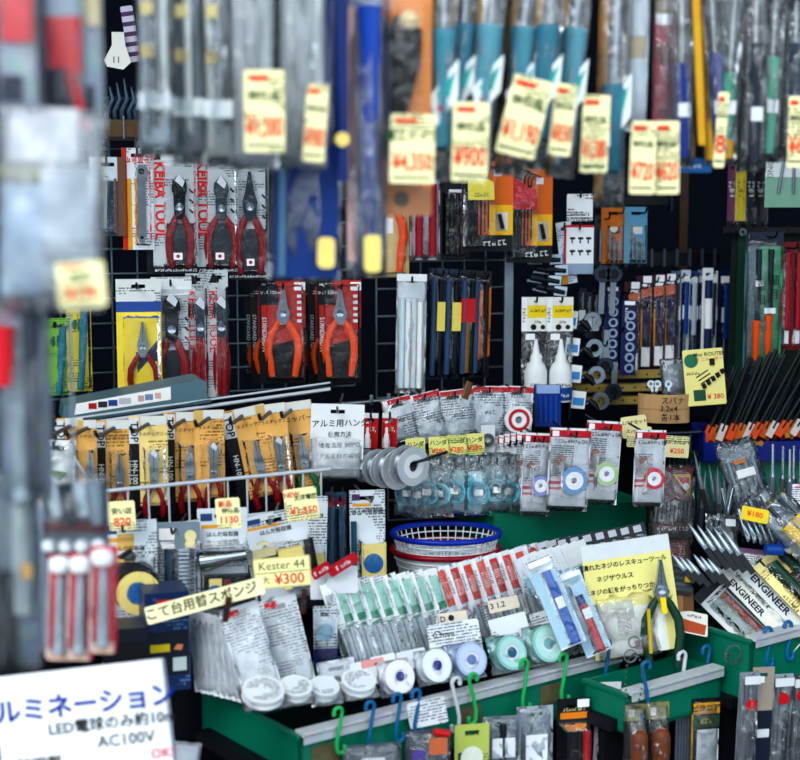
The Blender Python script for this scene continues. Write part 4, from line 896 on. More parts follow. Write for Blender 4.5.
# white bags with red headers
WB = ink('dfe4e8', '59606a', .005, .5)
for i, (px, py, w, h, roll, lab) in enumerate(((395, 398, 30, 44, -14, 'leftmost tilted white bag with a red header, above the spools'), (422, 393, 34, 50, -12, 'second tilted white bag with a red header'), (452, 390, 42, 50, -5, 'third white bag with a wide red header and small print'), (486, 386, 44, 52, 2, 'fourth white bag with a red header and a brown clip'), (517, 386, 34, 56, 4, 'rightmost white bag with a red header, holding a red ringed reel'))):
    Y = ML.Y(px, .03)
    p = Pack('solder_bag', lab, 'bag', px, py, Y, w, h, 10, -6, roll, 'white bags with red headers'); p.card(WB, .001); p.panel('red_header', 0, .02, 1, .12, mt('c02a34', .5)); p.panel('red_mark', .04, .02, .2, .12, mt('e8e8ea', .5), p.ly - .0005)
    p.txt(('SILICON', 'SOLDER', 'SOLDER WICK', 'SILVER', 'SOLDER')[i], .55, .18, 4.2, INKB, bold=.01); p.txt('はんだ', .6, .5, 6, INKB)
    p.panel('clear_window', .08, .55, .5, .92, mt('dbe2e7', .3)); p.bag(.009, CLRF, i); hook(hb, at(px, py + 5, Y), .04, 8, back=.1, m=DSTEEL)
    if i == 4: p.spool(.55, .6, 14, mt('e3e6e8', .4), WHITE, -.006, .01, .5); p.ring('red_ring', .55, .6, 8, 11, mt('c93a40', .5), -.0168, .0006)
p = Pack('peg_clip', 'small brown wooden peg clipped on the white bags', 'peg', 470, 382, ML.Y(470, -.02), 6, 18, 0, 0, 18); p.stick('jaw', .3, 0, 1, 2.4, mt('8a6a4a', .6), .003); p.stick('jaw', .7, 0, 1, 2.4, mt('6b4e36', .6), -.003)
p = Pack('desolder_pack', 'small black and white reel pack right of the yellow labels', 'reel pack', 488, 425, ML.Y(488, -.03), 14, 30, 0); p.card(mt('d4d9dd', .5), .001, False); p.ring('reel', .5, .5, 3, 6.5, mt('5a5f66', .4), None, .006)
# yellow green labels
for i, px in enumerate((415, 438, 456, 474)):
    price(ORD[i] + ' from the left of the yellow green price labels under the white bags', px, 438 - i * 1.5, ML.Y(px, -.05), 20, 22, -3, (('¥280', .5, .68, 7, INKO), ('ハンダ', .5, .3, 6, INKG)), m=ink('dfdc8c', '4f8a50', .004, .55))
for i, (px, py, w) in enumerate(((633, 416, 26), (640, 426, 24), (678, 436, 24))):
    price(('yellow spare blade label behind the single red headed card', 'yellow spare blade label in front of the other, above the single card', 'yellow label with red digits right of the single red headed card')[i], px, py, 2.96 - .02 * i, w, 22, (-8, 4, 3)[i], (('スパナセット', .5, .3, 4.6, INKB), (('¥250', .5, .7, 7, INKO) if i == 2 else ('各種', .5, .7, 6, INKG))))
# turquoise coil bags
for i, (px, lab) in enumerate(((408, 'leftmost'), (418, 'second'), (428, 'third'), (440, 'fourth'), (455, 'fifth'), (478, 'sixth'), (496, 'seventh'), (508, 'rightmost'))):
    Y = ML.Y(px, -.04 - .006 * i if i < 5 else -.08)
    p = Pack('coil_bag', lab + ' clear bag with a turquoise coil below the yellow labels', 'bag', px, 456 + (i % 2) * 2 - i * .6, Y, 28, 62, 6 - 3 * (i < 5) * 6, 0, 0, 'turquoise coil bags'); TQ = mt('6fc4d6', .35) if i % 3 else mt('98d8e2', .35); p.panel('pale_insert', .1, .28, .9, .95, mt('c4e2ea', .4), .007, .001)
    for q in range(3): p.ring('coil', .5, .62, 7 + q * 1.6, 10.5 + q * .8, TQ, -.001 - .003 * q, .003)
    p.sticker(.5, .6, .3, .1, y=-.013); p.panel('tail', .15, .35, .35, .9, TQ, .003, .002); p.bag(.015, BAGM, i % 6); hook(hb, at(px, 461, Y), .03, 0, back=.12, m=STEEL)
# reel cards with red headers
def reelcard(label, px, py, w, h, Y, c, roll=0, yaw=6):
    p = Pack('reel_card', label, 'reel card', px, py, Y, w, h, yaw, -2, roll, 'solder wick reel cards'); p.card(mt('e6e8ea', .5, var=.03), .001)
    p.panel('red_header', 0, .03, 1, .12, mt('c62030', .5)); p.panel('white_mark', .06, .04, .22, .11, WHITE, p.ly - .0005); p.txt('goot wick', .55, .17, 5.5, INKB, bold=.012); p.panel('red_line', .04, .68, .96, .72, mt('d06a70', .5)); p.panel('red_line', .04, .76, .96, .79, mt('d9888c', .5)); p.panel('text_field', .06, .22, .6, .62, ink('d9dfe2', '39404a', .004, .6)); p.panel('picture', .1, .38, .6, .66, mt('d0c8c4', .4))
    o = p.spool(.62, .66, w * .34, mt(c, .35), WHITE, None, .012, .42); p.ring('reel_label', .62, .66, w * .14, w * .22, WHITE, -.0128, .0006); p.disc('hand_print', .3, .42, w * .14, mt('b98f86', .5)); p.blister(.25, .4, .98, .9, .018); p.bag(.006, CLR, 1, v0=.0, v1=1.06)
    hook(hb, at(px, py + 6, Y), .05, 6, back=.16)
    return p
for i in range(5): reelcard(ORD[i] + ' from the left of the overlapping reel cards mostly hidden by the next', 506 + i * 6, 437 - i, 28, 74, 2.86 - .012 * i, ('9ab0c8', 'a8a0c8', '98b8b0', 'b8a8b0', '9aa8c8')[i], 2, -14)
reelcard('reel card with a violet reel, left of the three facing front', 539, 433, 30, 80, 2.77, '9aa0d0', 3)
reelcard('reel card with a pale blue reel in the middle of three', 571, 428, 42, 80, 2.76, '7fa4c8', 3)
reelcard('reel card with a green and pale reel, right of the three', 605, 421, 36, 80, 2.77, 'b8d0a0', 4)
reelcard('single reel card with a red reel hanging apart at the right', 651, 430, 32, 74, 2.76, 'd25060', 2)
p = Pack('bit_box', 'small blue plastic box leaning behind the reel cards', 'box', 548, 385, 3.0, 26, 42, 0, -4); p.add('box_body', box(p.w, .03, p.h, 0., .012, -p.h / 2), mt('22408c', .35)); p.panel('white_label', .05, .0, .95, .2, mt('9fb4d8', .4), -.003)
for q in range(4): p.stick('bit', .2 + .2 * q, .25, .9, 1.6, mt('3a5cae', .4))
# baskets
for i, (rim, dz, lab) in enumerate(((mt('9c1730', .35), -.030, 'white mesh basket with a dark red rim, under the blue one'), (mt('1b3fae', .35), 0., 'white mesh basket with a blue rim, stacked on the red one'))):
    c = at(446, 533, 2.75); k_ = k(2.75); a, bb = 55 * k_, .085
    b = empty('mesh_basket', lab, 'basket', (c.x, c.y, c.z + dz - .07), 0, 0, 0); b.rotation_euler = (0, 0, R(6))
    n = 36; el = lambda f, z, m_=n: tuple((round(a * f * math.cos(2 * math.pi * j / m_), 4), round(bb * f * math.sin(2 * math.pi * j / m_), 4), z) for j in range(m_ + 1))
    mesh_obj('rim', tube(el(1.0, .07), .0055, 8), rim, b); mesh_obj('bottom', prism(tuple((x, y) for x, y, z in el(.78, 0.)[:-1]), -.001, .001), mt('e3e6e8', .5), b, (0, 0, .003), (R(-90), 0, 0))
    for q in range(5): mesh_obj('mesh_ring', tube(el(.79 + .04 * q, round(.006 + .0125 * q, 4)), .0016, 5), mt('dfe4e8', .45, var=.03), b)
    if i: 
        for q in range(40):
            an = 2 * math.pi * q / 40; mesh_obj('mesh_rib', tube(((round(a * .78 * math.cos(an), 4), round(bb * .78 * math.sin(an), 4), .002), (round(a * .98 * math.cos(an), 4), round(bb * .98 * math.sin(an), 4), .068)), .0013, 4), mt('e6eaee', .45, var=.03), b)
    else:
        me = bpy.data.meshes.new('skin'); A_ = el(.8, 0.)[:-1]; B2_ = el(.97, .066)[:-1]
        me.from_pydata(list(A_) + list(B2_), [], [(j, (j + 1) % n, n + (j + 1) % n, n + j) for j in range(n)]); me.materials.append(None); mesh_obj('wall_band', me, mt('d9dee2', .5, var=.04), b)

# ================================================================ solder packs in the long tray
SW = ink('dde2e6', '4f5862', .005, .5); SPLAIN = mt('dfe3e7', .5, var=.04)
def solder(label, px, py, off, w, h, yaw, tilt, roll, group, face=SW):
    Y = TL.Y(px, off)
    p = Pack('solder_pack', label, 'solder pack', px, py, Y, w, h, yaw, tilt, roll, group); p.card(face, .0015)
    return p
# stack seen from the edge at the left end
for i in range(8):
    p = solder(ORD[i] + ' from the left of the white packs standing edge on at the tray end', 196 + i * 6.2, 612 + i * 1.5, .20 - .012 * i, 17, 82, -28, -4, -8, 'white packs on edge at the tray end', SPLAIN)
    p.bag(.005, MILK, i % 6); p.panel('pale_print', .15, .3, .8, .8, mt('b8c6cf', .45))
for i, (px, py, w, h, roll, lab) in enumerate(((243, 606, 40, 98, -17, 'left of the two white packs facing front with small print'), (281, 598, 42, 94, -13, 'right of the two white packs facing front with a red mark'))):
    p = solder(lab, px - 6, py, .12 + .02 * i, w, h, 4, -14, roll, 'white front facing packs'); p.panel('red_mark', .2, .03, .5, .1, mt('c8404a', .5)); p.panel('print_field', .1, .2, .9, .42, ink('e2e5e8', '5a6a7a', .005, .7)); p.panel('barcode', .5, .66, .85, .74, ink('e2e5e8', '30343c', .0025, .95)); p.bag(.008, MILK, i + 2)
    c = Pack('peg_clip', ('left' if i == 0 else 'right') + ' dark brown wooden peg clipped to a front white pack', 'peg', px - 14 + 62 * i * .6, py - 8, TL.Y(px, .08), 7, 24, 0, 0, (10, 4)[i]); c.stick('jaw', .5, 0, 1, 3, mt('3c1f1c', .6), .004); c.stick('jaw', .5, .02, 1, 3, mt('4a2620', .6), -.004); c.ring('spring', .5, .5, 1.5, 3, DSTEEL, -.008, .002)
p = solder('low clear tub of pale packs between the front packs and the green striped row', 335, 660, .10, 38, 40, 20, -8, -4, None, SPLAIN); p.bag(.015, MILK, 4)
p = solder('small pack with a round blue emblem below the wooden peg', 325, 606, .15, 24, 60, 8, -6, 0, None); p.disc('round_emblem', .5, .45, 9, mt('9fc0cf', .45)); p.panel('navy_base', .0, .72, 1, 1, mt('1f2f7a', .5)); p.bag(.006, CLRF, 3)
# long row: green, then red, then blue headed
n = 0
for i in range(8):
    px = 330 + i * 13.5
    p = solder(ORD[i] + ' from the left of the green striped white packs in the tray', px, 582 - i * 1.6, .17, 23, 92 - i * .6, 14, -16, -15, 'green striped packs')
    p.panel('white_strip', .0, .0, .58, .46, mt('f2f4f5', .5, var=.03)); p.panel('dark_print', .12, .12, .48, .36, ink('e4e7ea', '3c434c', .004, .75), p.ly - .0005)
    p.panel('green_strip', .6, .08, .97, .46, mt('a9d2c4', .5)); p.panel('green_mark', .6, .38, .97, .46, mt('3f9a78', .5), p.ly - .0005); p.panel('clear_lower', .1, .5, .9, .95, mt('ccd6dc', .35)); p.stick('solder_wire', .5, .52, .94, 4, mt('98a2aa', .3, .5), None, 4); p.blister(.06, .48, .94, .97, .014, CLRF); p.bag(.007, CLRF, i % 6)
for i in range(9):
    px = 420 + i * 13
    p = solder(ORD[i] + ' from the left of the red striped white packs in the tray', px, 572 - i * 3.2, .185, 22, 82 - i * .8, 14, -16, -15, 'red striped packs')
    p.panel('white_strip', .0, .0, .6, .55, mt('f0f2f4', .5, var=.03)); p.panel('dark_print', .12, .14, .5, .36, ink('e4e7ea', '3c434c', .004, .75), p.ly - .0005)
    p.panel('red_strip', .62, .06, .98, .5, mt(('d9564a', 'e0685a', 'c94a48')[i % 3], .5)); p.panel('pale_print', .66, .2, .94, .4, ink('de6a5c', 'f0d0c8', .004, .6), p.ly - .0005); p.stick('solder_wire', .55, .56, .95, 3.4, mt('98a2aa', .3, .5), None, 4); p.blister(.06, .54, .94, .97, .012, CLRF); p.bag(.007, CLRF, (i + 2) % 6)
for i in range(7):
    px = 520 + i * 8
    p = solder(ORD[i] + ' from the left of the pale blue packs leaning at the right end', px + 4, 556 - i * 2.0, .17 - .008 * i, 26, 104, 10, -16, -22, 'pale blue packs')
    p.panel('blue_field', .1, .2, .95, .95, mt(('9cc4d6', '7fb0cc', 'a8ccd8')[i % 3], .5)); p.panel('white_top', 0, 0, 1, .2, mt('e4e9ec', .5)); p.panel('dark_mark', .3, .22, .7, .4, mt('2f5f74', .5), p.ly - .0005); p.stick('tube', .5, .4, .92, 4, mt('5f9fb8', .35)); p.blister(.1, .36, .92, .96, .014)
for i, (px, py, c, lab) in enumerate(((538, 558, '1f5fae', 'pack with a thick blue pen at the right end of the tray'), (566, 572, 'b3202c', 'pack with a red pen at the right end of the tray'))):
    p = solder(lab, px, py, .03, 28, 90 - 6 * i, 6, -18, -20, 'pen packs'); p.panel('blue_field', .0, .08, .96, .98, mt('b4d2e2', .5)); p.stick('pen_body', .56, .3 if i == 0 else .42, .98, 6 if i == 0 else 5, mt(c, .35)); p.stick('pen_cap', .56, .16 if i == 0 else .3, .34 if i == 0 else .44, 4.5, mt(('2a6fc0', '2a3a80')[i], .35)); p.panel('pen_label', .4, .46, .7, .58, OFFW, -.022); p.panel('white_top', .05, .02, .9, .14, WHITE); p.blister(.2, .12, .95, .99, .022)
# paper labels among the packs
for i, (px, py, w, h, roll, lab, t_) in enumerate(((452, 622, 54, 36, -6, 'white printed paper label below the red striped packs', '0.3mm'), (452, 612, 30, 12, -6, 'small cream label with a dark oval among the red striped packs', 'D ●'), (502, 598, 32, 12, -10, 'small cream label below the rightmost red striped packs', '3 1.2'), (506, 616, 40, 34, -12, 'white paper label left of the teal rolls', ''), (545, 610, 36, 34, -14, 'white paper label above the teal rolls', ''))):
    p = Pack('paper_label', lab, 'label', px, py, TL.Y(px, .06 if h > 20 else .08), w, h, 8, -22, roll); p.card(SW if h > 20 else mt('ded5c4', .5), .0015, False)
    if t_: p.txt(t_, .3, .3 if h > 20 else .5, 8, INKB, bold=.015)
# rolls lying along the front rim
for i, (px, py, r, c, hub, lab) in enumerate(((258, 694, 22, 'dfe3e6', 'c9ced2', 'flat white roll pack under the left front pack'), (290, 690, 17, 'e3e6e8', 'd0d4d8', 'flat white roll pack under the right front pack'), (318, 690, 16, 'dfe4e8', 'cdd3d8', 'small flat white roll pack near the tray corner'), (352, 684, 18, 'e3e7ea', 'd3d8dc', 'flat white roll left of the violet rolls'))):
    p = Pack('tape_roll', lab, 'roll', px, py - 10, TL.Y(px, .05), 2 * r, 20, 20, -68); p.spool(.5, .5, r, mt(c, .45), mt(hub, .45), .0, .014, .5); p.disc('label', .5, .5, r * .8, SW, -.0145); p.bag(.006, CLRF, i)
for i, (px, py, r, c, lab) in enumerate(((391, 676, 17, 'e4e2ea', 'white roll with a violet core, leftmost on the rim'), (428, 665, 17, 'dde4ea', 'white roll with a dark violet core, second on the rim'), (462, 658, 18, 'aebfdc', 'pale blue roll in the middle of the rim'), (502, 651, 18, '8fc0be', 'teal roll with a dark core on the rim'), (538, 641, 19, '9cc8c2', 'rightmost teal roll on the rim'))):
    p = Pack('tape_roll', lab, 'roll', px, py - 16, TL.Y(px, .03), 2 * r, 2 * r, 30, -22, 0, 'rolls along the rim'); p.spool(.5, .5, r, mt(c, .4), mt('e6e8ec', .45), .006, .026, .5); s = p.k
    p.disc('dark_core', .5, .5, r * .3, mt(('4a4a8c', '35358a', '7f92c0', '2a6a80', '7fb4b8')[i], .5), -.0205); p.ring('pale_face', .5, .5, r * .44, r * .86, mt(('e6e4ee', 'e4e8f0', 'c4d0e6', 'b4d8d4', 'b8dcd6')[i], .45), -.0202, .001); p.bag(.02, CLRF, i)
for i, (px, py, w, h) in enumerate(((368, 660, 40, 24), (410, 650, 30, 18), (382, 655, 26, 18), (425, 700, 40, 28))):
    p = Pack('paper_label', ('pink edged white slip left of the violet roll', 'blank white slip above the second roll', 'small blank white slip above the leftmost violet roll', 'white printed slip hanging over the tray rim')[i], 'label', px, py, TL.Y(px, .075 if i < 3 else -.02), w, h, 6, -20 if i < 3 else 0, -10); p.card(SPLAIN if i < 3 else SW, .0015, False)
    if i == 0: p.panel('pink_edge', .3, .0, .9, .3, mt('e0a8a0', .5))
# rescue pliers pack
Y = 2.60
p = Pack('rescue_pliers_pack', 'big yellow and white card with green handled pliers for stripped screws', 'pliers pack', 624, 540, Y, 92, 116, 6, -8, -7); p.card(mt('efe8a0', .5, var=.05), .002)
p.panel('white_top', .0, .0, 1, .14, mt('dfe3e4', .4)); p.panel('white_glare', .04, .58, .84, 1, mt('eceee8', .5)); p.txt('潰れたネジのレスキューツール', .47, .2, 6.3, INKB, bold=.02); p.txt('ネジの頭をがっちりつかむ!', .45, .42, 6.2, INKB, bold=.02); p.txt('ネジザウルス', .34, .31, 6.5, INKG, bold=.02); p.panel('picture', .08, .52, .5, .86, mt('cfcfc0', .4)); p.panel('barcode', .3, .62, .45, .82, ink('dcdcd8', '30343c', .0025, .95), p.ly - .0006)  # white panel paints the glare of the bag flap over the lower card
p.panel('red_arrow', .46, .88, .62, .96, mt('d8402c', .5)); p.txt('プロ用', .9, .55, 6, mt('8a8440', .6), 0)
p.pliers(.84, .2, 1.14, .2, GRNH, CHROME, 'nose', y=-.02, split=.34, grip=1.2, lean=6); p.panel('yellow_grip', .76, .52, .82, .66, YEL2, -.03, .004); p.bag(.03, CLRF, 5, u0=.05, v0=.45, u1=.75, v1=1.02)
p.stick('key_chain', .62, .6, .98, 2, mt('c9b23a', .4), -.03, 2, .58)

# ================================================================ right: loose tools, bags and tweezers cards
p = Pack('drill_case', 'dark red drill case with a yellow triangle label in a clear bag', 'drill case', 672, 468, 2.84, 42, 76, 8, -10, 2); p.add('case_body', box(p.w, .02, p.h, 0., .008, -p.h / 2), mt('6a1018', .4)); p.poly('yellow_triangle', [(.5, .08), (.95, .08), (.95, .38)], mt('d8b040', .5), -.002); p.poly('red_triangle', [(.6, .12), (.92, .12), (.92, .3)], RED, -.0026); p.disc('emblem', .84, .24, 3.5, WHITE, -.0032)
p.panel('black_window', .04, .42, .96, .72, BLACK, -.002)
for q in range(9): p.stick('drill_bit', .1 + .1 * q, .45, .7, 1.5, mt('6d757c', .3, .7), -.006, None, .07 + .1 * q)
p.panel('black_band', .0, .84, 1, 1, BLACK, -.002); p.txt('DRILL SET', .5, .79, 6, OFFW, y=-.003); p.bag(.022, BAGM, 2, u0=-.06, v0=-.04, u1=1.06, v1=1.03)
p = Pack('drill_case', 'second dark red case lying below the drill case', 'drill case', 664, 540, 2.72, 50, 26, 8, -30, 3); p.add('case_body', box(p.w, .02, p.h, 0., .008, -p.h / 2), mt('5a0e16', .4)); p.panel('print', .1, .2, .9, .6, ink('7d1a22', 'c9a0a0', .005, .6), -.002); p.bag(.02, BAGM, 3, u0=-.05, u1=1.05)
GRIP = ('151a22', '2a323a', '3a444c')
def blade(name, label, px, py, Y, L, roll, w=6, tilt=-12, hm=None, group=None, yaw=0):
    """pointed steel blade with its grip below the pixel"""
    p = Pack(name, label, name.replace('_', ' '), px, py, Y, w, L, yaw, tilt, roll, group); s = p.k; a = w * s / 2
    b = p.add('blade', prism(tuple((round(x, 4), round(z, 4)) for x, z in ((0, 0), (a * .5, -L * s * .12), (a, -L * s * .4), (a * .8, -L * s * .6), (-a * .8, -L * s * .6), (-a, -L * s * .4), (-a * .4, -L * s * .12))), -.0015, .0015), mt('838c93', .3, .9)); p.add('bevel', prism(tuple((round(x, 4), round(z, 4)) for x, z in ((0, -L * s * .03), (a * .35, -L * s * .4), (0, -L * s * .55), (-a * .3, -L * s * .4))), -.0022, -.0015), mt('d5dbdf', .2, .9), (0, 0, 0), None, b)
    p.add('grip', box(a * 2.2, .008, L * s * .42, 0., 0., -L * s * .79), hm or mt('1c222a', .4)); return p
for i in range(16):
    px = 694 + i * 2.9; blade('craft_knife', ORD[i] + ' from the left of the upright dark steel picks behind the scissors', px, 452 + (i * 7 % 11) * 2 + i * 1.5, 2.86 + .012 * (i % 4), 66, random.uniform(-14, 10), 4, -8, mt(GRIP[i % 3], .4), 'upright dark picks')
for i in range(5): blade('tweezers', ORD[i] + ' from the left of the fanned pointed tweezers beside the drill case', 688 + i * 8.5, 523 + i * 1.5, 2.66, 54, -34, 5, -16, None, 'fanned tweezers')
for i in range(6): blade('small_tweezers', ORD[i] + ' from the left of the short tweezers above the grey case', 672 + i * 7, 554 + (i % 3) * 2, 2.60, 36, -38, 5, -16, None, 'short tweezers')
for i in range(6):
    p = Pack('spatula', ORD[i] + ' from the left of the curved steel spatulas under the yellow label', 'spatula', 739 + i * 6.6, 509 + i * 1.2, 2.68, 7, 44, 8, -14, -10, 'curved spatulas'); s = p.k
    p.add('paddle', tube(((0., 0., 0.), (.001, -.002, -14 * s), (.003, -.006, -26 * s), (.003, -.002, -34 * s)), (.003, .004, .0062, .0045), 8, .35), mt('b4bdc4', .22, .9)); p.add('shank', tube(((0., 0., 0.), (-.004, .003, 14 * s)), .0025, 6), DSTEEL)
p = price('yellow slip lying over the curved spatulas', 756, 508, 2.64, 28, 14, 12, (('¥180', .5, .5, 8, INKO),), m=mt('e6cf4a', .5)); p.e.rotation_euler = orient(0, -20, 12)
p = Pack('scissors', 'small steel scissors standing among the picks', 'scissors', 727, 488, 2.76, 16, 44, 0, -8)
for q in (-1, 1):
    p.stick('blade', .5 + .36 * q, .0, .62, 2, CHROME, -.004, 1.6, .5); p.ring('finger_ring', .5 + .2 * q, .85, 3, 4.5, mt('b9c1c7', .25, .8), -.002, .003)
p.disc('pivot', .5, .6, 2, STEEL, -.006)
p = Pack('black_bundle', 'bundle of thin dark files behind the single red headed card', 'file bundle', 682, 452, 2.94, 34, 46, 0, -6)
for q in range(7): p.stick('file', .1 + .13 * q, .0, 1.0, 1.8, mt('1a1f27', .4, .3), None, 1.6, .2 + .1 * q)
p.panel('band', .1, .55, .9, .65, mt('2a303a', .4), -.008)
p = Pack('bit_bag', 'long clear bag of grey bits leaning left of the green bin', 'bag', 733, 440, 2.90, 42, 100, 0, -12, -16); p.panel('white_label', .3, .3, .75, .38, WHITE, -.016); p.panel('orange_print', .3, .2, .6, .24, mt('c98a5a', .5), -.016)
for q in range(4): p.stick('bit', .2 + .2 * q, .2, .95, 3.6, mt('8b98a2', .3, .6), -.004)
p.panel('backing', .06, .06, .94, .97, mt('73828e', .4), .004, .001); p.bag(.018, BAGM, 4)
p = Pack('bit_bag', 'short dark clear bag with a white sticker in front of the picks', 'bag', 722, 514, 2.70, 34, 34, 4, -14, 3); p.panel('backing', .06, .06, .94, .97, mt('3a454f', .4), .004, .001); p.sticker(.7, .25, .3, .2, OFFW, -.014); p.stick('bit', .3, .2, .9, 4, DSTEEL); p.bag(.016, BAGM, 5)
p = Pack('yellow_tool_bag', 'clear bag of yellow handled tools at the right edge', 'bag', 768, 500, 2.66, 44, 66, 6, -24, -40); p.panel('backing', .06, .06, .94, .97, mt('7f8f9a', .4), .006, .001)
for q in range(2): p.stick('yellow_handle', .35 + .34 * q, .42, .98, 7, mt('e6c63a', .4), -.006, 6); p.stick('shaft', .35 + .34 * q, .08, .42, 2.4, DSTEEL, -.006)
p.bag(.02, BAGM, 0)
p = Pack('yellow_tool_bag', 'clear bag with a curved steel blade behind the yellow handles', 'bag', 752, 494, 2.78, 38, 54, 6, -18, -28); p.panel('backing', .06, .06, .94, .97, mt('8a99a4', .4), .006, .001); p.stick('blade', .5, .1, .9, 5, STEEL, None, 3); p.bag(.02, BAGM, 1)
for i, (px, py) in enumerate(((773, 444), (783, 446), (790, 449), (794, 446), (801, 449))):
    p = Pack('steel_punch', ORD[i] + ' from the left of the steel punches at the right edge', 'punch', px, py, 2.84 + .02 * (i % 2), 8, 70, 0, -4, 0, 'steel punches'); p.stick('tip', .5, 0, .45, 1.6, CHROME, 0., 1.8); p.stick('body', .5, .47, 1, 3.6, mt('7f8c96', .3, .7), 0., 3.8); p.stick('shoulder', .5, .42, .48, 1.8, STEEL, 0., 3.6)
p = Pack('paper_label', 'white and red price card in front of the steel punches', 'label', 800, 484, 2.78, 16, 24, 0, -4); p.card(WHP, .001, False); p.panel('red_line', .2, .1, .8, .16, RED)
# dark chip cards in the bin
for i in range(7):
    p = Pack('chip_card', ORD[i] + ' from the left of the dark cards with white tabs behind the yellow card', 'chip card', 562 + i * 12.5, 538 - i * 2.4, 2.72 + .006 * i, 14, 40, 10, -20, -12, 'dark chip cards'); p.card(mt('2a2f3a', .4)); p.panel('white_tab', .1, .04, .7, .2, mt('c4c9d0', .5)); p.disc('reel', .5, .5, 4, mt('7a6fa0', .4), None, .006); p.blister(.08, .25, .92, .9, .012)
for i in range(5):
    p = Pack('chip_card', ORD[i] + ' from the left of the small white tabbed cards behind the pen packs', 'chip card', 520 + i * 11, 546 - i * 2, 2.74, 13, 34, 10, -20, -14, 'small white tabbed cards'); p.card(mt('c9ced4', .45)); p.panel('blue_print', .1, .3, .9, .7, mt('6a7fa0', .5)); p.blister(.08, .2, .92, .9, .01)
# engineer tweezers cards in the right tray
ENG = ink('d9dcdc', '4a525c', .005, .4)
def card3(label, px, py, w, h, Y, roll, m, tilt=-34): 
    p = Pack('tweezers_card', label, 'tweezers card', px, py, Y, w, h, 10, tilt, roll, 'tweezers cards in the right tray'); p.card(m, .0015); return p
p = card3('card of silver tweezers with a dark header, leftmost in the right tray', 708, 582, 48, 74, 2.70, -38, ENG); p.panel('dark_header', 0, 0, 1, .12, mt('252a36', .5)); p.panel('grey_field', .1, .2, .9, .9, mt('9aa6a4', .4)); p.stick('tweezers', .5, .2, .92, 3.4, mt('9a4a40', .4)); p.stick('tweezers', .62, .2, .92, 2.6, STEEL); p.sticker(.8, .5, .2, .1); p.blister(.1, .14, .92, .96, .014)
p = card3('narrow white tweezers card lettered in dark blue, second in the right tray', 718, 560, 26, 96, 2.70, -36, mt('e2e4dc', .5)); p.txt('ENGINEER', .25, .4, 10, mt('1d2a4a', .6), 90, bold=.03); p.stick('tweezers', .7, .15, .95, 3.2, STEEL); p.blister(.5, .1, .95, .97, .012)
p = card3('narrow grey tweezers card lettered in dark blue, third in the right tray', 742, 558, 30, 104, 2.69, -36, mt('d4d8d6', .5)); p.txt('ENGINEER', .28, .36, 11, mt('1d2a4a', .6), 90, bold=.03); p.stick('tweezers', .75, .1, .97, 4.5, mt('10443c', .4), None, 3); p.blister(.5, .06, .98, .98, .014)
p = card3('yellow card with long dark green handles in the right tray', 764, 558, 34, 104, 2.68, -36, ink('e6d89a', '7a6a30', .005, .35)); p.stick('handle', .45, .08, .98, 6.5, GRNH, None, 5); p.stick('handle', .95, .05, .98, 6, GRNH, None, 5); p.blister(.2, .04, 1.1, .99, .02); p.txt('PLIERS', .1, .4, 6, INKB, 90)
p = card3('pale orange card at the right edge of the right tray', 792, 556, 40, 96, 2.68, -34, ink('e0c88a', '7a5a30', .005, .4)); p.panel('brown_mark', .1, .1, .3, .22, BROWN); p.panel('orange_title', .35, .12, .9, .2, mt('e0a040', .5)); p.stick('handle', .6, .4, .98, 6, GRNH, None, 5); p.blister(.3, .3, .95, .98, .02)
p = Pack('paper_label', 'white slip with a brown clip above the green handles', 'label', 752, 549, 2.70, 46, 22, 8, -30, 8); p.card(WHP, .001, False); p.panel('violet_band', .0, .0, 1, .2, mt('8a6a86', .5))
p = Pack('blue_pliers', 'pliers with bright blue grips lying above the pale orange card', 'pliers', 778, 542, 2.66, 40, 18, 6, -30, 4); p.stick('handle', .1, .5, .5, 6, mt('1d4f9c', .4), None, 6, .55); p.stick('handle', .45, .2, .3, 6, mt('2358a8', .4), None, 6, .95); p.disc('white_disc', .75, .3, 8, mt('d8dde2', .4), -.012, .004)
# small boxes at the right of the yellow card
p = Pack('grey_case', 'grey ribbed plastic case right of the yellow card', 'case', 676, 560, 2.64, 30, 26, 8, -40, 8); p.add('case_body', box(p.w, .018, p.h, 0., .009, -p.h / 2), mt('4a555c', .4)); 
for q in range(4): p.panel('rib', .1, .15 + .2 * q, .9, .25 + .2 * q, mt('5f6c74', .4), 0., .002)
p = Pack('small_carton', 'brown cardboard box under the grey case', 'carton', 680, 588, 2.62, 28, 24, 10, -6, 0); p.add('carton', box(p.w, .04, p.h, 0., .02, -p.h / 2), mt('7d5c3e', .7, var=.2)); p.panel('tape', .4, 0, .6, 1, mt('a08058', .5), -.0005)
p = Pack('picture_card', 'small red and white printed card in front of the brown box', 'card', 694, 612, 2.62, 28, 18, 12, -50, 18); p.card(mt('e4e2da', .5), .001, False); p.poly('red_picture', [(.05, .4), (.95, .5), (.9, .95), (.1, .95)], mt('b8654a', .5)); p.txt('WIRE', .5, .2, 6, INKB)
p = Pack('yellow_bottle_cap', 'tiny yellow bottle cap between the grey case and the tweezers cards', 'cap', 689, 573, 2.60, 9, 12, 0, -10); p.add('cap_body', lathe(((0., 0.), (.007, 0.), (.0072, -.012), (.005, -.016), (0., -.016)), 12, 'Z'), mt('d8b830', .4)); p.add('cap_rim', lathe(((.0072, -.012), (.0085, -.012), (.0085, -.016), (.005, -.016)), 12, 'Z'), mt('b89820', .4))

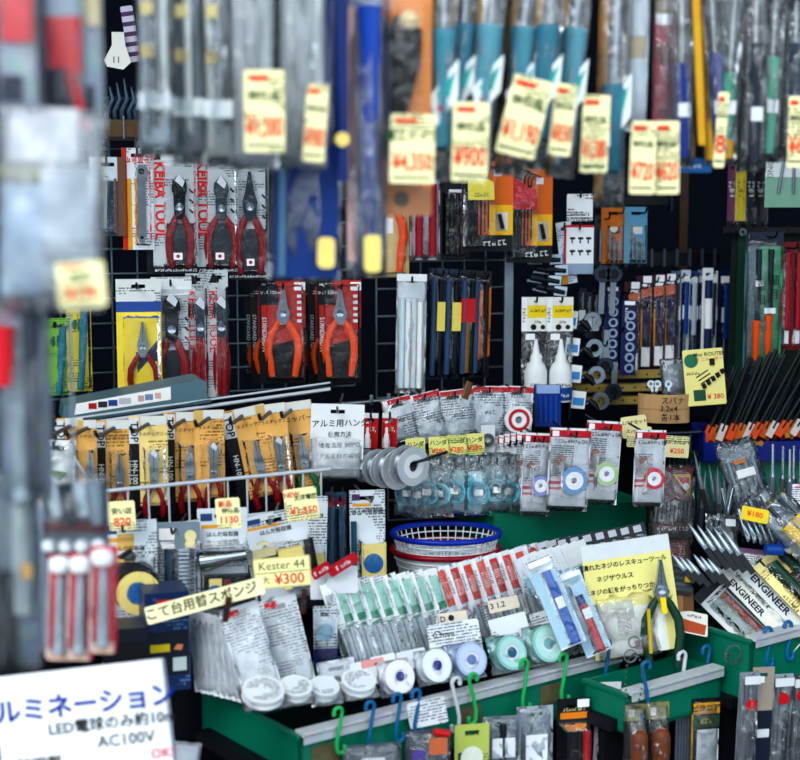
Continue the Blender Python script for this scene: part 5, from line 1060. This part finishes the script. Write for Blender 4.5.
# ================================================================ S hooks and packs hanging from the tray rims
def shook(label, px, py, Y, h, m, flip=1, r=2.1, sw=9):
    """bent wire hook: loop over the rim at the top, open curl at the foot"""
    p = Pack('s_hook', label, 'hook', px, py, Y, 14, h, 30, 0, 0, 's hooks on the tray rims'); s = p.k
    pts = []
    for i in range(7):
        a = R(200 - 200 * i / 6); pts.append((sw * .55 * math.cos(a) * flip, 0, -sw * .5 + sw * .55 * math.sin(a)))
    pts += [(sw * .45 * flip, 0, -sw), (0, -2, -h * .5), (-sw * .3 * flip, -2, -h * .74)]
    for i in range(7):
        a = R(180 + 200 * i / 6); pts.append((flip * (sw * .25 + sw * .5 * math.cos(a)), -2, -h + sw * .5 + sw * .5 * math.sin(a)))
    p.add('hook_wire', tube(tuple((round(x * s, 4), round(y * s, 4), round(z * s, 4)) for x, y, z in pts), round(r * s, 4), 8), m)
    x, y, z = pts[-1]; p.add('hook_tip', lathe(((0., -.004), (.003, -.003), (.0042, 0.), (.003, .003), (0., .004)), 8, 'Z', round(x * s, 4), round(y * s, 4), round(z * s, 4)), m)
    x, y, z = pts[0]; p.add('hook_tip', lathe(((0., -.004), (.003, -.003), (.0042, 0.), (.003, .003), (0., .004)), 8, 'Z', round(x * s, 4), round(y * s, 4), round(z * s, 4)), m)
    return p
HB, HG, HW, HT = mt('2f6f9c', .35), mt('3fae6a', .35), mt('c9ccd0', .35), mt('3f8f86', .35)
for lab, px, py, h, m, f in (('green s hook nearest the tray corner', 338, 708, 48, HG, 1), ('blue s hook right of the corner green hook', 370, 702, 52, HB, 1), ('blue s hook under the leftmost violet roll', 397, 694, 50, HB, 1), ('blue s hook left of the white s hook', 416, 690, 48, HB, 1),
                             ('white s hook on the long tray rim', 456, 678, 56, HW, -1), ('light green s hook right of the white one', 473, 674, 52, HG, -1), ('light green s hook below the teal roll', 524, 660, 54, HG, 1), ('light green s hook below the rightmost teal roll', 563, 654, 52, HG, 1), ('blue s hook at the right end of the long tray', 606, 640, 52, HB, 1)):
    shook(lab, px, py, TL.Y(px, -.012), h, m, f)
shook('white s hook on the short tray rim', 682, 652, 2.56, 54, HW, 1); shook('blue s hook right of the white one on the short tray', 706, 646, 2.60, 48, HB, 1)
shook('blue s hook left on the right tray rim', 768, 628, 2.58, 40, HB, 1); shook('blue s hook right on the right tray rim', 788, 622, 2.61, 40, HB, 1); shook('blue s hook below the key ring', 646, 662, 2.45, 60, HB, -1)
p = Pack('split_ring', 'thin steel ring hanging between the two green trays', 'ring', 733, 643, 2.56, 20, 24, 20); p.ring('ring', .5, .5, 9, 10.5, STEEL, 0., .002); p.ring('clasp', .2, .5, 1, 2.4, CHROME, -.001, .003)
p = Pack('key_chain', 'bead chain with a ring hanging below the green handled pliers', 'chain', 634, 636, 2.43, 22, 78, 10); s = p.k; p.ring('ring', .5, .08, 5, 6.4, STEEL, 0., .002); p.ring('ring', .3, .26, 6, 7.2, STEEL, -.003, .002)
for q in range(26):
    a = R(360 * q / 26); p.add('bead', lathe(((0., -.0022), (.0018, -.0012), (.0018, .0012), (0., .0022)), 6, 'Z'), CHROME, ((math.sin(a) * 9) * s, -.004, (-46 - 28 * math.cos(a)) * s))
# hanging packs along the lower edge
def low(name, label, cat, px, py, w, h, Y, m, roll=0, yaw=12):
    p = Pack(name, label, cat, px, py, Y, w, h, yaw, 0, roll, 'packs on the s hooks')
    if m: p.card(m, .001)
    return p
lo = lambda px: TL.Y(px, -.035)
p = low('grip_bag', 'dark clear bag with grey contents, leftmost below the long tray', 'bag', 372, 744, 60, 60, lo(372), mt('5a6470', .4)); p.panel('label', .3, .2, .7, .5, mt('c9ccd4', .5), -.012); p.stick('tool', .2, .3, .9, 4, DSTEEL); p.bag(.014, BAGM, 1)
p = low('grip_bag', 'clear bag with an orange and violet label below the blue hooks', 'bag', 428, 730, 46, 60, lo(428), mt('4f5a68', .4)); p.panel('orange_label', .5, .1, .9, .4, mt('c97a5a', .5), -.012); p.panel('violet_label', .1, .3, .4, .6, mt('6a5a9c', .5), -.012); p.stick('red_clip', .6, .0, .06, 4, RED, -.01, 4, .95); p.bag(.012, BAGM, 2)
p = low('clip_card', 'yellow green card hanging from a light green hook', 'card', 472, 724, 36, 60, lo(472), ink('b8c46a', '4a5a2a', .005, .4)); p.disc('white_curve', .5, .6, 12, mt('dfe4d8', .5)); p.txt('SOFT', .5, .16, 7, INKG); p.panel('dark_mark', .1, .5, .3, .8, mt('3a4a3a', .5))
p = low('grip_bag', 'clear bag with pale labels between the green card and the white sheet bag', 'bag', 502, 716, 40, 70, lo(502), mt('7f8a94', .4)); p.panel('label', .2, .3, .8, .6, mt('dde2e6', .5), -.012); p.stick('tool', .5, .1, .9, 4, DSTEEL); p.bag(.014, BAGM, 3)
p = low('sheet_bag', 'clear bag with a white sheet below a light green hook', 'bag', 535, 706, 38, 80, lo(535), mt('aab4bc', .4)); p.panel('white_sheet', .2, .35, .8, 1, mt('e6e9ee', .5), -.012); p.bag(.014, BAGM, 4)
p = low('plug_pack', 'black and orange blister pack with a black and red plug', 'blister pack', 574, 698, 36, 84, lo(574), mt('16181e', .4)); p.panel('orange_title', .1, .18, .9, .26, mt('d98a3a', .5)); p.txt('デスクコンセント', .5, .14, 5, mt('d9c9a0', .5)); p.panel('sticker', .6, .02, .95, .12, WHITE); p.stick('plug', .4, .35, 1, 8, mt('10141c', .3)); p.stick('red_grip', .85, .4, .95, 3.6, RED); p.blister(.05, .3, .95, 1, .03)
p = low('white_pack', 'plain white tall pack below the right end of the long tray', 'pack', 609, 682, 26, 96, lo(609), SPLAIN, 2); p.panel('red_mark', .2, .06, .4, .1, mt('d06a60', .5)); p.panel('blue_print', .3, .3, .7, .8, mt('c4ced8', .5)); p.blister(.1, .2, .9, .98, .02)
for i, px in enumerate((636, 658)):
    p = low('awl_pack', ('left' if i == 0 else 'right') + ' pack with a turned wooden handle below the key chain', 'awl pack', px, 704 - i * 2, 24, 80, 2.44, mt('2c3026', .4)); p.panel('header', .0, .0, 1, .22, mt('8a8a60', .5)); s = p.k
    p.add('wooden_handle', lathe(tuple((round(a * s, 4), round(b * s, 4)) for a, b in ((0, 0), (5, -.5), (8, -4), (9.5, -10), (9, -16), (9.6, -18), (9, -20), (9.6, -22), (9, -28), (8.5, -44), (0, -46))), 14, 'Z'), WOOD, (0, -.018, -p.h * .3)); p.bag(.03, CLRF, i + 2); p.sticker(.3, .12, .25, .1)
p = low('saw_pack', 'black card with a yellow title and white blade field', 'saw pack', 706, 698, 30, 84, 2.54, mt('15181c', .4)); p.panel('yellow_title', .05, .06, 1, .2, mt('d8a830', .5)); p.txt('ピラニア', .5, .13, 8, INKB, bold=.02); p.panel('green_band', .05, .22, 1, .36, mt('2a5a30', .5)); p.txt('SAW', .5, .29, 7, YEL2); p.panel('white_field', .2, .4, .98, 1, mt('dfe3e6', .5)); p.panel('yellow_edge', 0, .2, .06, 1, mt('c9a030', .5)); p.bag(.006, CLRF, 0); 
p = low('rod_bundle', 'bundle of grey rods hanging left of the black and yellow card', 'rod bundle', 684, 698, 20, 84, 2.55, None)
for q in range(6): p.stick('rod', .1 + .16 * q, .02, 1, 1.6, mt('76818a', .35, .5))
p.panel('band', .0, .1, 1, .16, BLACK, -.008)
for i, (px, w, lab) in enumerate(((750, 22, 'clear bag with red clips and grey rods at the lower right'), (764, 24, 'pale grey card with a dark lower half at the lower right'), (782, 26, 'clear bag with a red knob near the right edge'), (800, 22, 'dark bag with a red knob at the right edge'))):
    p = low('rod_bag', lab, 'bag', px, 672 - (i == 1) * 6 + i, w, 110, 2.50 + .02 * i, mt(('8a96a0', 'a49c90', '9aa8b2', '39424c')[i], .4), 2, 16)
    if i == 1: p.panel('dark_half', .0, .42, 1, 1, mt('1f2a3e', .4)); p.panel('white_mark', .1, .6, .9, .68, OFFW, p.ly - .0006); p.sticker(.4, .12, .3, .06)
    else: p.disc('red_knob', .5, .3 - .04 * i, 6, RED, None, .012); p.stick('rod', .3, .1, .98, 3, STEEL); p.stick('rod', .7, .36, .98, 3, mt('4a5560', .3, .5)); p.panel('white_label', .1, .02, .9, .1, OFFW, -.012); p.bag(.016, BAGM, i)

# ================================================================ hanging in front, near the camera
FB = clear('f8fafb', .04, .08, .8, 1.5); FB2 = clear('f2f6f9', .18, .12, .7, 1.4)
TAGD = [('特価品', .5, .28, 8, INKG), ('税込', .3, .46, 6, INKG)]
def fg(name, label, cat, px, py, w, h, roll=0, off=0., yaw=8, card=None, group=None, Y=None):
    p = Pack(name, label, cat, px, py, Y or UL.Y(px, off), w, h, yaw, 0, roll, group)
    if card: p.card(card, .001, False)
    return p
def ftag(label, px, py, w, h, roll, big, off=-.03, extra=None, Y=None):
    p = Pack('price_tag', label, 'price tag', px, py, Y or UL.Y(px, off), w, h, 4, 0, roll, 'yellow price tags hanging in front'); p.card(ink('eee6b8', '55663c', .005, .46), .001, False)
    o = p.txt(big, .5, .70, h * .34, mt('dc5a2c', .55, var=0), bold=.02); o.scale.x = min(1, w * .9 / max(1, o.dimensions.x / p.k)); p.txt(extra or '特価品', .5, .32, min(h * .16, w * .27), INKG, bold=.02); p.panel('rule', .06, .9, .9, .93, INKG); p.panel('red_flash', .1, .06, .6, .13, mt('d8604a', .5))
    return p
# clear packs with silver blades at the upper left
for i, (px, w, h, lab, c) in enumerate(((152, 34, 206, 'blurred clear pack of pale grey blades, leftmost under the awning', 'b7c2c8'), (186, 34, 214, 'blurred clear pack of dark blades, second under the awning', '5f6f7c'), (216, 30, 216, 'blurred clear pack of pale blades, third under the awning', 'c4ccc8'))):
    p = fg('blade_pack', lab, 'blade pack', px, -62, w, h, 0, .02 * (i % 2)); p.panel('backing', .08, .02, .92, .97, mt(c, .45, var=.3), .004, .001)
    for q in range(3): p.stick('blade', .22 + .26 * q, .05, .93 - .05 * q, 4.2, mt(('8d9aa2', '49555f', 'dfe2dc')[(q + i) % 3], .3, .4), -.004, 3, .26 + .26 * q)
    p.panel('paper_band', .05, .72, .95, .80, mt('cfd4d6', .5), -.012); p.bag(.016, FB, i, v1=1.02)
    for q in range(2): p.panel('gold_print', .15, .3 + .2 * q, .5, .36 + .2 * q, mt('c9b98a', .5), -.0125)
for i, (px, w, h, lab) in enumerate(((250, 44, 224, 'blurred clear pack of grey files behind the leftmost yellow tag'), (300, 50, 222, 'blurred clear pack of a broad grey file right of the leftmost tag'))):
    p = fg('file_pack', lab, 'file pack', px, -62, w, h, 0, -.01); p.panel('backing', .06, .02, .94, .98, mt(('9aa4ac', 'b4bab8')[i], .45, var=.2), .004, .001); p.stick('file', .5, .04, .92, 9, mt(('56606a', '7f868a')[i], .35, .4), -.004, 8); p.stick('file', .8, .04, .8, 5, mt('c9cdc8', .4), -.004); p.bag(.022, FB2, i + 1)
ftag('blurred yellow tag on the clear file packs, leftmost under the awning', 264, 70, 40, 80, 0, '¥1,380', -.05)
ftag('blurred narrow yellow tag right of the leftmost tag', 318, 84, 22, 76, 4, '¥980', -.04)
# big blue tools
BB = mt('123f80', .38); BY = mt('ead68a', .45)
p = fg('blue_tool', 'large blurred dark blue tool with a yellow end in a bag', 'tool', 308, -62, 74, 334, 1, .04); p.panel('blue_body', .08, .60, .92, .985, BB, -.002, .02); p.stick('blue_shank', .62, .0, .62, 14, mt('17458f', .38), -.01, 14); p.panel('blue_back', .45, .02, .95, .6, mt('0f2f70', .4), .004, .004); p.panel('yellow_end', .64, .865, .86, .955, BY, -.024, .012, .006); p.stick('steel_edge', .18, .55, .98, 4, mt('5f7f98', .3, .5), -.024); p.bag(.03, FB, 2)
p = fg('blue_tool', 'slim bright blue blurred tool with a yellow tip beside the orange pack', 'tool', 366, -62, 40, 330, 0, 0.); p.stick('blue_handle', .55, .2, .82, 13, mt('2450a8', .38), -.006, 8); p.stick('blue_shank', .55, .55, .9, 6, mt('1d4796', .38), -.01, 6); p.panel('yellow_tip', .38, .87, .78, .98, BY, -.016, .012, .006); p.panel('pink_strip', .02, .2, .24, .95, mt('c9a8a4', .45), -.004, .004); p.panel('backing', .05, .02, .95, .98, mt('8090b0', .45), .008, .001); p.bag(.022, FB, 3)
p = fg('yellow_tip_tool', 'dark blue blurred rod with a small yellow button between the blue tools', 'tool', 340, -62, 16, 240, 0, -.015); p.stick('rod', .5, .0, .98, 7, mt('15306e', .38)); p.disc('yellow_button', .5, .81, 7, BY, -.014, .004)
# orange pack with dark handle
p = fg('handle_pack', 'blurred orange card with a curved dark handle and yellow tag', 'tool pack', 404, -62, 54, 268, 0, 0., card=mt('de9a66', .5, var=.15)); x, z = p.xz(.42, .28); s = p.k
p.panel('dark_lower', .0, .9, 1, 1, mt('b98a6a', .5)); p.add('dark_handle', tube(((0., 0., 0.), (.004, -.004, -.02), (.004, -.006, -.06), (-.004, -.004, -.11), (-.006, -.002, -.17)), (.010, .021, .018, .012, .011), 12, .6), mt('1d1712', .3), (x, -.014, z)); p.add('bright_cap', lathe(((0., .012), (.009, .008), (.013, 0.), (.009, -.010), (0., -.012)), 12, 'Z'), mt('d8c8a8', .25), (x + .008, -.024, z - .006)); p.blister(.08, .2, .86, .9, .034, CLR); p.disc('round_seal', .45, .94, 8, mt('6a6258', .5))
ftag('yellow 4350 tag in front of the orange card', 413, 114, 44, 68, 1, '¥4,350', -.05, '電工ナイフ')
# bagged teal screwdrivers
TE = [mt('568e9e', .38), mt('447a8e', .38), mt('6599a8', .38)]
TEALTAG = mt('3fa39c', .5)
drv = [(444, 170, 0), (470, 158, 1), (497, 160, 2), (531, 166, 0), (556, 160, 1), (583, 168, 2), (618, 196, 1)]
for i, (px, yb, c) in enumerate(drv):
    p = fg('screwdriver_pack', ORD[i] + ' from the left of the bagged teal screwdrivers under the awning', 'screwdriver', px, -64, 30, yb + 66, 5 if i not in (0, 6) else 1, .02 * (i % 2), group='bagged teal screwdrivers'); hs = .40 if i != 6 else .56
    p.panel('yellow_backing', .02, .1, .3, .98, mt('c9963a', .5), .006, .001); p.driver(.5, .02, .86, 12.5, TE[c], True, -.006, (hs - .02) / .84, None, mt('c4ccd0', .25, .6)); x, z = p.xz(.5, hs)
    p.add('guard', lathe(((0., .008), (.015, .006), (.0165, 0.), (.015, -.010), (0., -.012)), 10, 'Z'), TE[c], (x, -.006, z)); p.stick('handle_end', .5, .84, .88, 8, TEALD, -.006)
    p.poly('paper_flag', [(.05, .66), (.98, .50), (.98, .66), (.3, .78)], mt('dfe6e4', .5), -.018); p.poly('teal_flash', [(.25, .655), (.9, .545), (.7, .66)], TEALTAG, -.019); p.poly('red_flash', [(.3, .70), (.55, .68), (.45, .73)], RED, -.019); p.bag(.018, FB, i % 6)
for lab, px, py, w, h, r, t_ in (('yellow 900 tag left among the teal screwdrivers', 472, 102, 36, 78, 2, '¥900'), ('tilted yellow tag over the fourth teal screwdriver', 534, 78, 40, 78, 14, '¥1,190'), ('narrow yellow tag turned aside between two teal screwdrivers', 567, 84, 22, 70, 6, '¥850'), ('yellow tag hanging below the fifth teal screwdriver', 597, 95, 27, 76, 2, '¥1,380'), ('left of the two overlapping pale yellow tags', 644, 121, 25, 72, 1, '¥720'), ('right of the two overlapping pale yellow tags', 667, 121, 25, 72, -1, '¥620')):
    ftag(lab, px, py, w, h, r, t_, -.05)
# maroon ruler, blue, yellow, green tools on the right
p = fg('ruler_pack', 'dull red slim ruler shaped tool with a white top under the awning', 'ruler', 666, -62, 22, 196, 0, .01); p.panel('red_strip', .05, .4, .95, .98, mt('a33a50', .45), 0., .004); p.panel('white_top', .1, .37, .8, .42, WHITE, -.004); p.disc('dark_eye', .5, .85, 3, BLACK, -.0045); p.panel('print', .2, .52, .8, .62, mt('6a1a30', .5), -.0042); p.panel('gold_upper', .1, .0, .9, .37, mt('9a8a62', .5, var=.4), -.001); p.bag(.012, FB, 1)
p = fg('white_strip', 'crumpled white strip hanging left of the dull red ruler', 'strip', 642, -62, 20, 186, 1, .02); p.card(mt('d9dde2', .4, var=.2), .001, False); p.panel('gold_print', .1, .5, .9, .62, mt('c9b070', .5)); p.bag(.014, FB2, 4)
for i, (px, yt, yb, c, lab, wy) in enumerate(((681, 60, 155, '1f3a86', 'navy handled screwdriver right of the dull red ruler', 0), (706, 50, 152, '24459c', 'blue handled screwdriver between yellow boards', 1), (738, 68, 152, '5a9a86', 'green handled screwdriver with a yellow tag edge', 0), (778, 54, 150, '6fae98', 'pale green handled screwdriver near the right edge', 0), (757, 40, 160, '2a3440', 'dark bag between the two green handled screwdrivers', 0), (797, 40, 150, '39485a', 'dark bagged tool at the upper right corner', 0))):
    p = fg('screwdriver_pack', lab, 'screwdriver', px, -62, 30, yb + 66, (-1, -5, 3, 2, 0, 0)[i], .015 * (i % 2), group='bagged screwdrivers at the upper right'); hs = (yt + 62) / (yb + 66)
    p.driver(.5, .02, .96, 8.5, mt(c, .38), True, -.006, (hs - .02) / .94, None, mt('cfd4d2', .25, .6)); p.panel('handle_label', .3, .72, .7, .78, OFFW, -.018)
    if wy: p.stick('yellow_board', .05, .0, .98, 4, mt('d9ac3a', .45), -.003, 5, .2); p.stick('yellow_board', .7, .9, .98, 9, mt('cf9e36', .45), -.002, 8, .7)
    p.panel('backing', .06, .02, .94, .98, mt(('1a2236', '39434e', '222c38', '18202c', '11161f', '18202e')[i], .45, var=.2), .008, .001); p.bag(.018, FB, i)
p = fg('yellow_board', 'long ochre wooden strip hanging left of the blue screwdriver', 'strip', 694, -62, 9, 200, -4, -.02); p.card(mt('d3a63c', .5, var=.2), .004, False); p.panel('dark_edge', .8, 0, 1, 1, mt('6a4a1c', .5), -.003)
ftag('narrow yellow tag edge beside the green handled screwdriver', 724, 92, 11, 74, 3, '8', -.04); ftag('yellow tag at the upper right corner', 797, 96, 16, 70, 0, '¥6', -.05)
p = fg('blue_label', 'blue strip with white print below the hanging screwdrivers', 'label', 690, 158, 44, 14, 0, .03, card=mt('2f6fa8', .45)); p.txt('ドライバー', .5, .5, 7, WHITE)
# ---------------------------------------------------------------- blurred column at the left
L1 = 1.40
FB = clear('fafbfc', .03, .1, .5, .6); FB2 = clear('f6f8fa', .14, .12, .5, .9)
p = Pack('hanging_bag', 'large blurred milky bag with a pale blue pack at the left', 'bag', 52, 108, L1, 104, 200, 4, 0, 2); p.panel('blue_pack', .06, .38, .42, .92, mt('a9bdce', .45), .004, .012); p.panel('white_pack', .42, .28, .92, .9, ink('bcc3ca', '6a7078', .006, .4), .004, .012); p.panel('top_fold', .1, .0, .75, .26, mt('c4c4c8', .5), .002, .004); p.panel('dark_band', .0, .28, .4, .35, mt('8a8a6a', .5), -.002, .002); p.bag(.028, FB2, 3)
ftag('very blurred yellow tag on the milky bag at the left', 79, 262, 48, 46, -4, '¥178', Y=1.35)
for i, (px, py, w, h, c1, c2, lab) in enumerate(((14, -70, 40, 178, 'b4bcc4', 'd0555a', 'blurred grey bag with a faded red top at the upper left corner'), (36, -70, 14, 190, '131c34', '1d2a4a', 'blurred navy strip hanging in the upper left'), (62, -70, 40, 196, 'a4b2c0', 'd02a36', 'blurred bag with a bright red flap at the upper left'), (88, -70, 24, 190, 'b8c6d2', 'e4d6b0', 'blurred clear bag with a cream top, right of the red flap'))):
    p = Pack('hanging_bag', lab, 'bag', px, py, L1 + .02 * i, w, h, 4, 0, 0, 'blurred bags at the upper left'); p.panel('backing', .05, .02, .95, .98, mt(c1, .5, var=.3), .006, .002); p.panel('coloured_top', .1, .05 if i != 2 else .42, .9, .6 if i == 0 else (.95 if i == 1 else (.7 if i == 2 else .48)), mt(c2, .5), .002, .004); p.panel('dark_mark', .1, .78, .6, .92, mt('26324a', .5), .002, .004); p.bag(.018, FB, i)
    if i == 2: p.stick('red_tail', .6, .7, .98, 7, mt('b5222e', .45), -.004, 5, .98); p.stick('dark_tool', .3, .68, .95, 10, mt('1b2436', .4), -.004)
p = Pack('hanging_bag', 'blurred bag with a red and dark tool below the milky bag', 'bag', 22, 306, 1.42, 54, 200, 4, 0, 0); p.panel('backing', .04, .02, .96, .98, mt('8694a2', .5, var=.3), .006, .002); p.stick('red_tool', .15, .1, .4, 12, mt('cc2636', .45), -.004, 9); p.stick('dark_tool', .65, .05, .95, 9, mt('39434f', .4), -.004); p.stick('grey_tool', .4, .5, .98, 9, mt('98a4ac', .4), -.004); p.bag(.02, FB, 4)
p = Pack('hanging_bag', 'dark blurred bag with pale tubes at the lower left edge', 'bag', 14, 470, 1.44, 44, 210, 4, 0, 0); p.panel('backing', .04, .02, .96, .98, mt('7a8692', .5, var=.4), .006, .002); p.stick('pale_tube', .6, .05, .7, 7, mt('9fa8aa', .4), -.004, 9); p.stick('gold_cap', .75, .45, .52, 6, mt('c9a870', .4), -.01); p.stick('dark_tube', .3, .5, .98, 9, mt('131824', .4), -.004); p.bag(.02, FB, 5)
# red and white scissors packs
L2 = 1.66
top = Pack('clip_strip', 'blurred silver clips and a dark red band above the red and white cutters', 'clip strip', 74, 474, L2, 66, 84, 4); worldtube(top.e, 'hang_wire', [Vector((top.e.location.x, top.e.location.y, 3.0)), top.e.location.copy()], .0015, STEEL); top.e.rotation_euler = (0, 0, 0); top.panel('backing', .0, .1, 1, .98, mt('6f7f8e', .45, var=.3), .006, .002); top.panel('dark_red_band', .0, .58, 1, .72, mt('5c1a26', .45), .002, .004)
for q in range(4): top.stick('clip', .15 + .22 * q, .1, .5 + .1 * (q % 2), 8, mt(('c4ced6', '39444f', 'b4c0ca', '8b98a4')[q], .3, .3), -.004, 6, .25 + .2 * q); top.add('knob', lathe(((0., .008), (.007, .005), (.009, 0.), (.007, -.005), (0., -.008)), 10, 'Z'), mt('d9dfe4', .3), (top.xz(.12 + .25 * q, .86)[0], -.01, top.xz(.12 + .25 * q, .86)[1]))
top.bag(.02, FB, 0)
for i, (px, py, roll) in enumerate(((62, 553, 3), (82, 553, 3), (104, 546, 2))):
    p = Pack('cutter_pack', ('leftmost', 'middle', 'rightmost')[i] + ' of three blurred red and white cutter packs above the sign', 'cutter pack', px, py, L2 - .01 * i, 27, 112, 4, 0, roll, 'blurred cutter packs'); p.card(mt('cc2440', .45), .002, False); p.stick('grey_body', .5, .2, .92, 3.6, mt('a8b2ba', .35), None, 6); p.panel('white_edge', .0, .05, .08, .98, mt('e4d8d4', .5)); p.panel('pink_foot', .1, .9, .9, 1, mt('e8c8bc', .5), p.ly - .001); p.add('white_knob', lathe(((0., .010), (.010, .007), (.013, 0.), (.010, -.008), (0., -.010)), 12, 'Z'), mt('e9ecee', .4), (p.xz(.5, .08)[0], -.012, p.xz(.5, .08)[1])); p.bag(.012, FB, i)
p = Pack('hanging_bag', 'blurred violet edged clear bag left of the cutter packs', 'bag', 46, 500, 1.67, 18, 160, 4); p.panel('violet_edge', .4, .1, .9, .98, mt('3a3a78', .45), .003, .002); p.panel('pale_face', .05, .05, .4, .98, mt('8f9cb0', .45), .002, .002); p.bag(.012, FB, 2)
# ---------------------------------------------------------------- hand lettered sign
Y = 1.93
p = Pack('cardboard_sign', 'white sign hand lettered in blue Japanese for lights at the lower left', 'sign', 78, 668, Y, 178, 116, 2, -4, -6); p.card(mt('e9e9ee', .5, var=.03), .004, False)
p.panel('sheet', .015, .02, .985, .98, mt('eef0f4', .45, var=.02), p.ly, .0006); p.txt('ルミネーション', .52, .33, 26.5, INKBL, 0, p.ly - .0012, .03); p.txt('LED電球のみ約10m', .66, .52, 15.5, INKB, 0, p.ly - .0012, .02); p.txt('AC100V', .73, .68, 17, INKB, 0, p.ly - .0012, .015); p.txt('OK!', .93, .84, 14, INKR, 0, p.ly - .0012, .02); p.txt('防雨型', .22, .82, 15, INKB, 0, p.ly - .0012, .03)
p.panel('grey_edge', .985, .0, 1, 1, mt('8a92a2', .4), p.ly, .0008)
p = Pack('white_wrap', 'small crumpled white wrapper beside the lower left sign', 'wrapper', 188, 742, 2.16, 28, 30, 10, -30, 8); p.panel('inner', .1, .1, .9, .9, mt('c9d0d6', .5), .003, .001); p.bag(.02, MILK, 3)
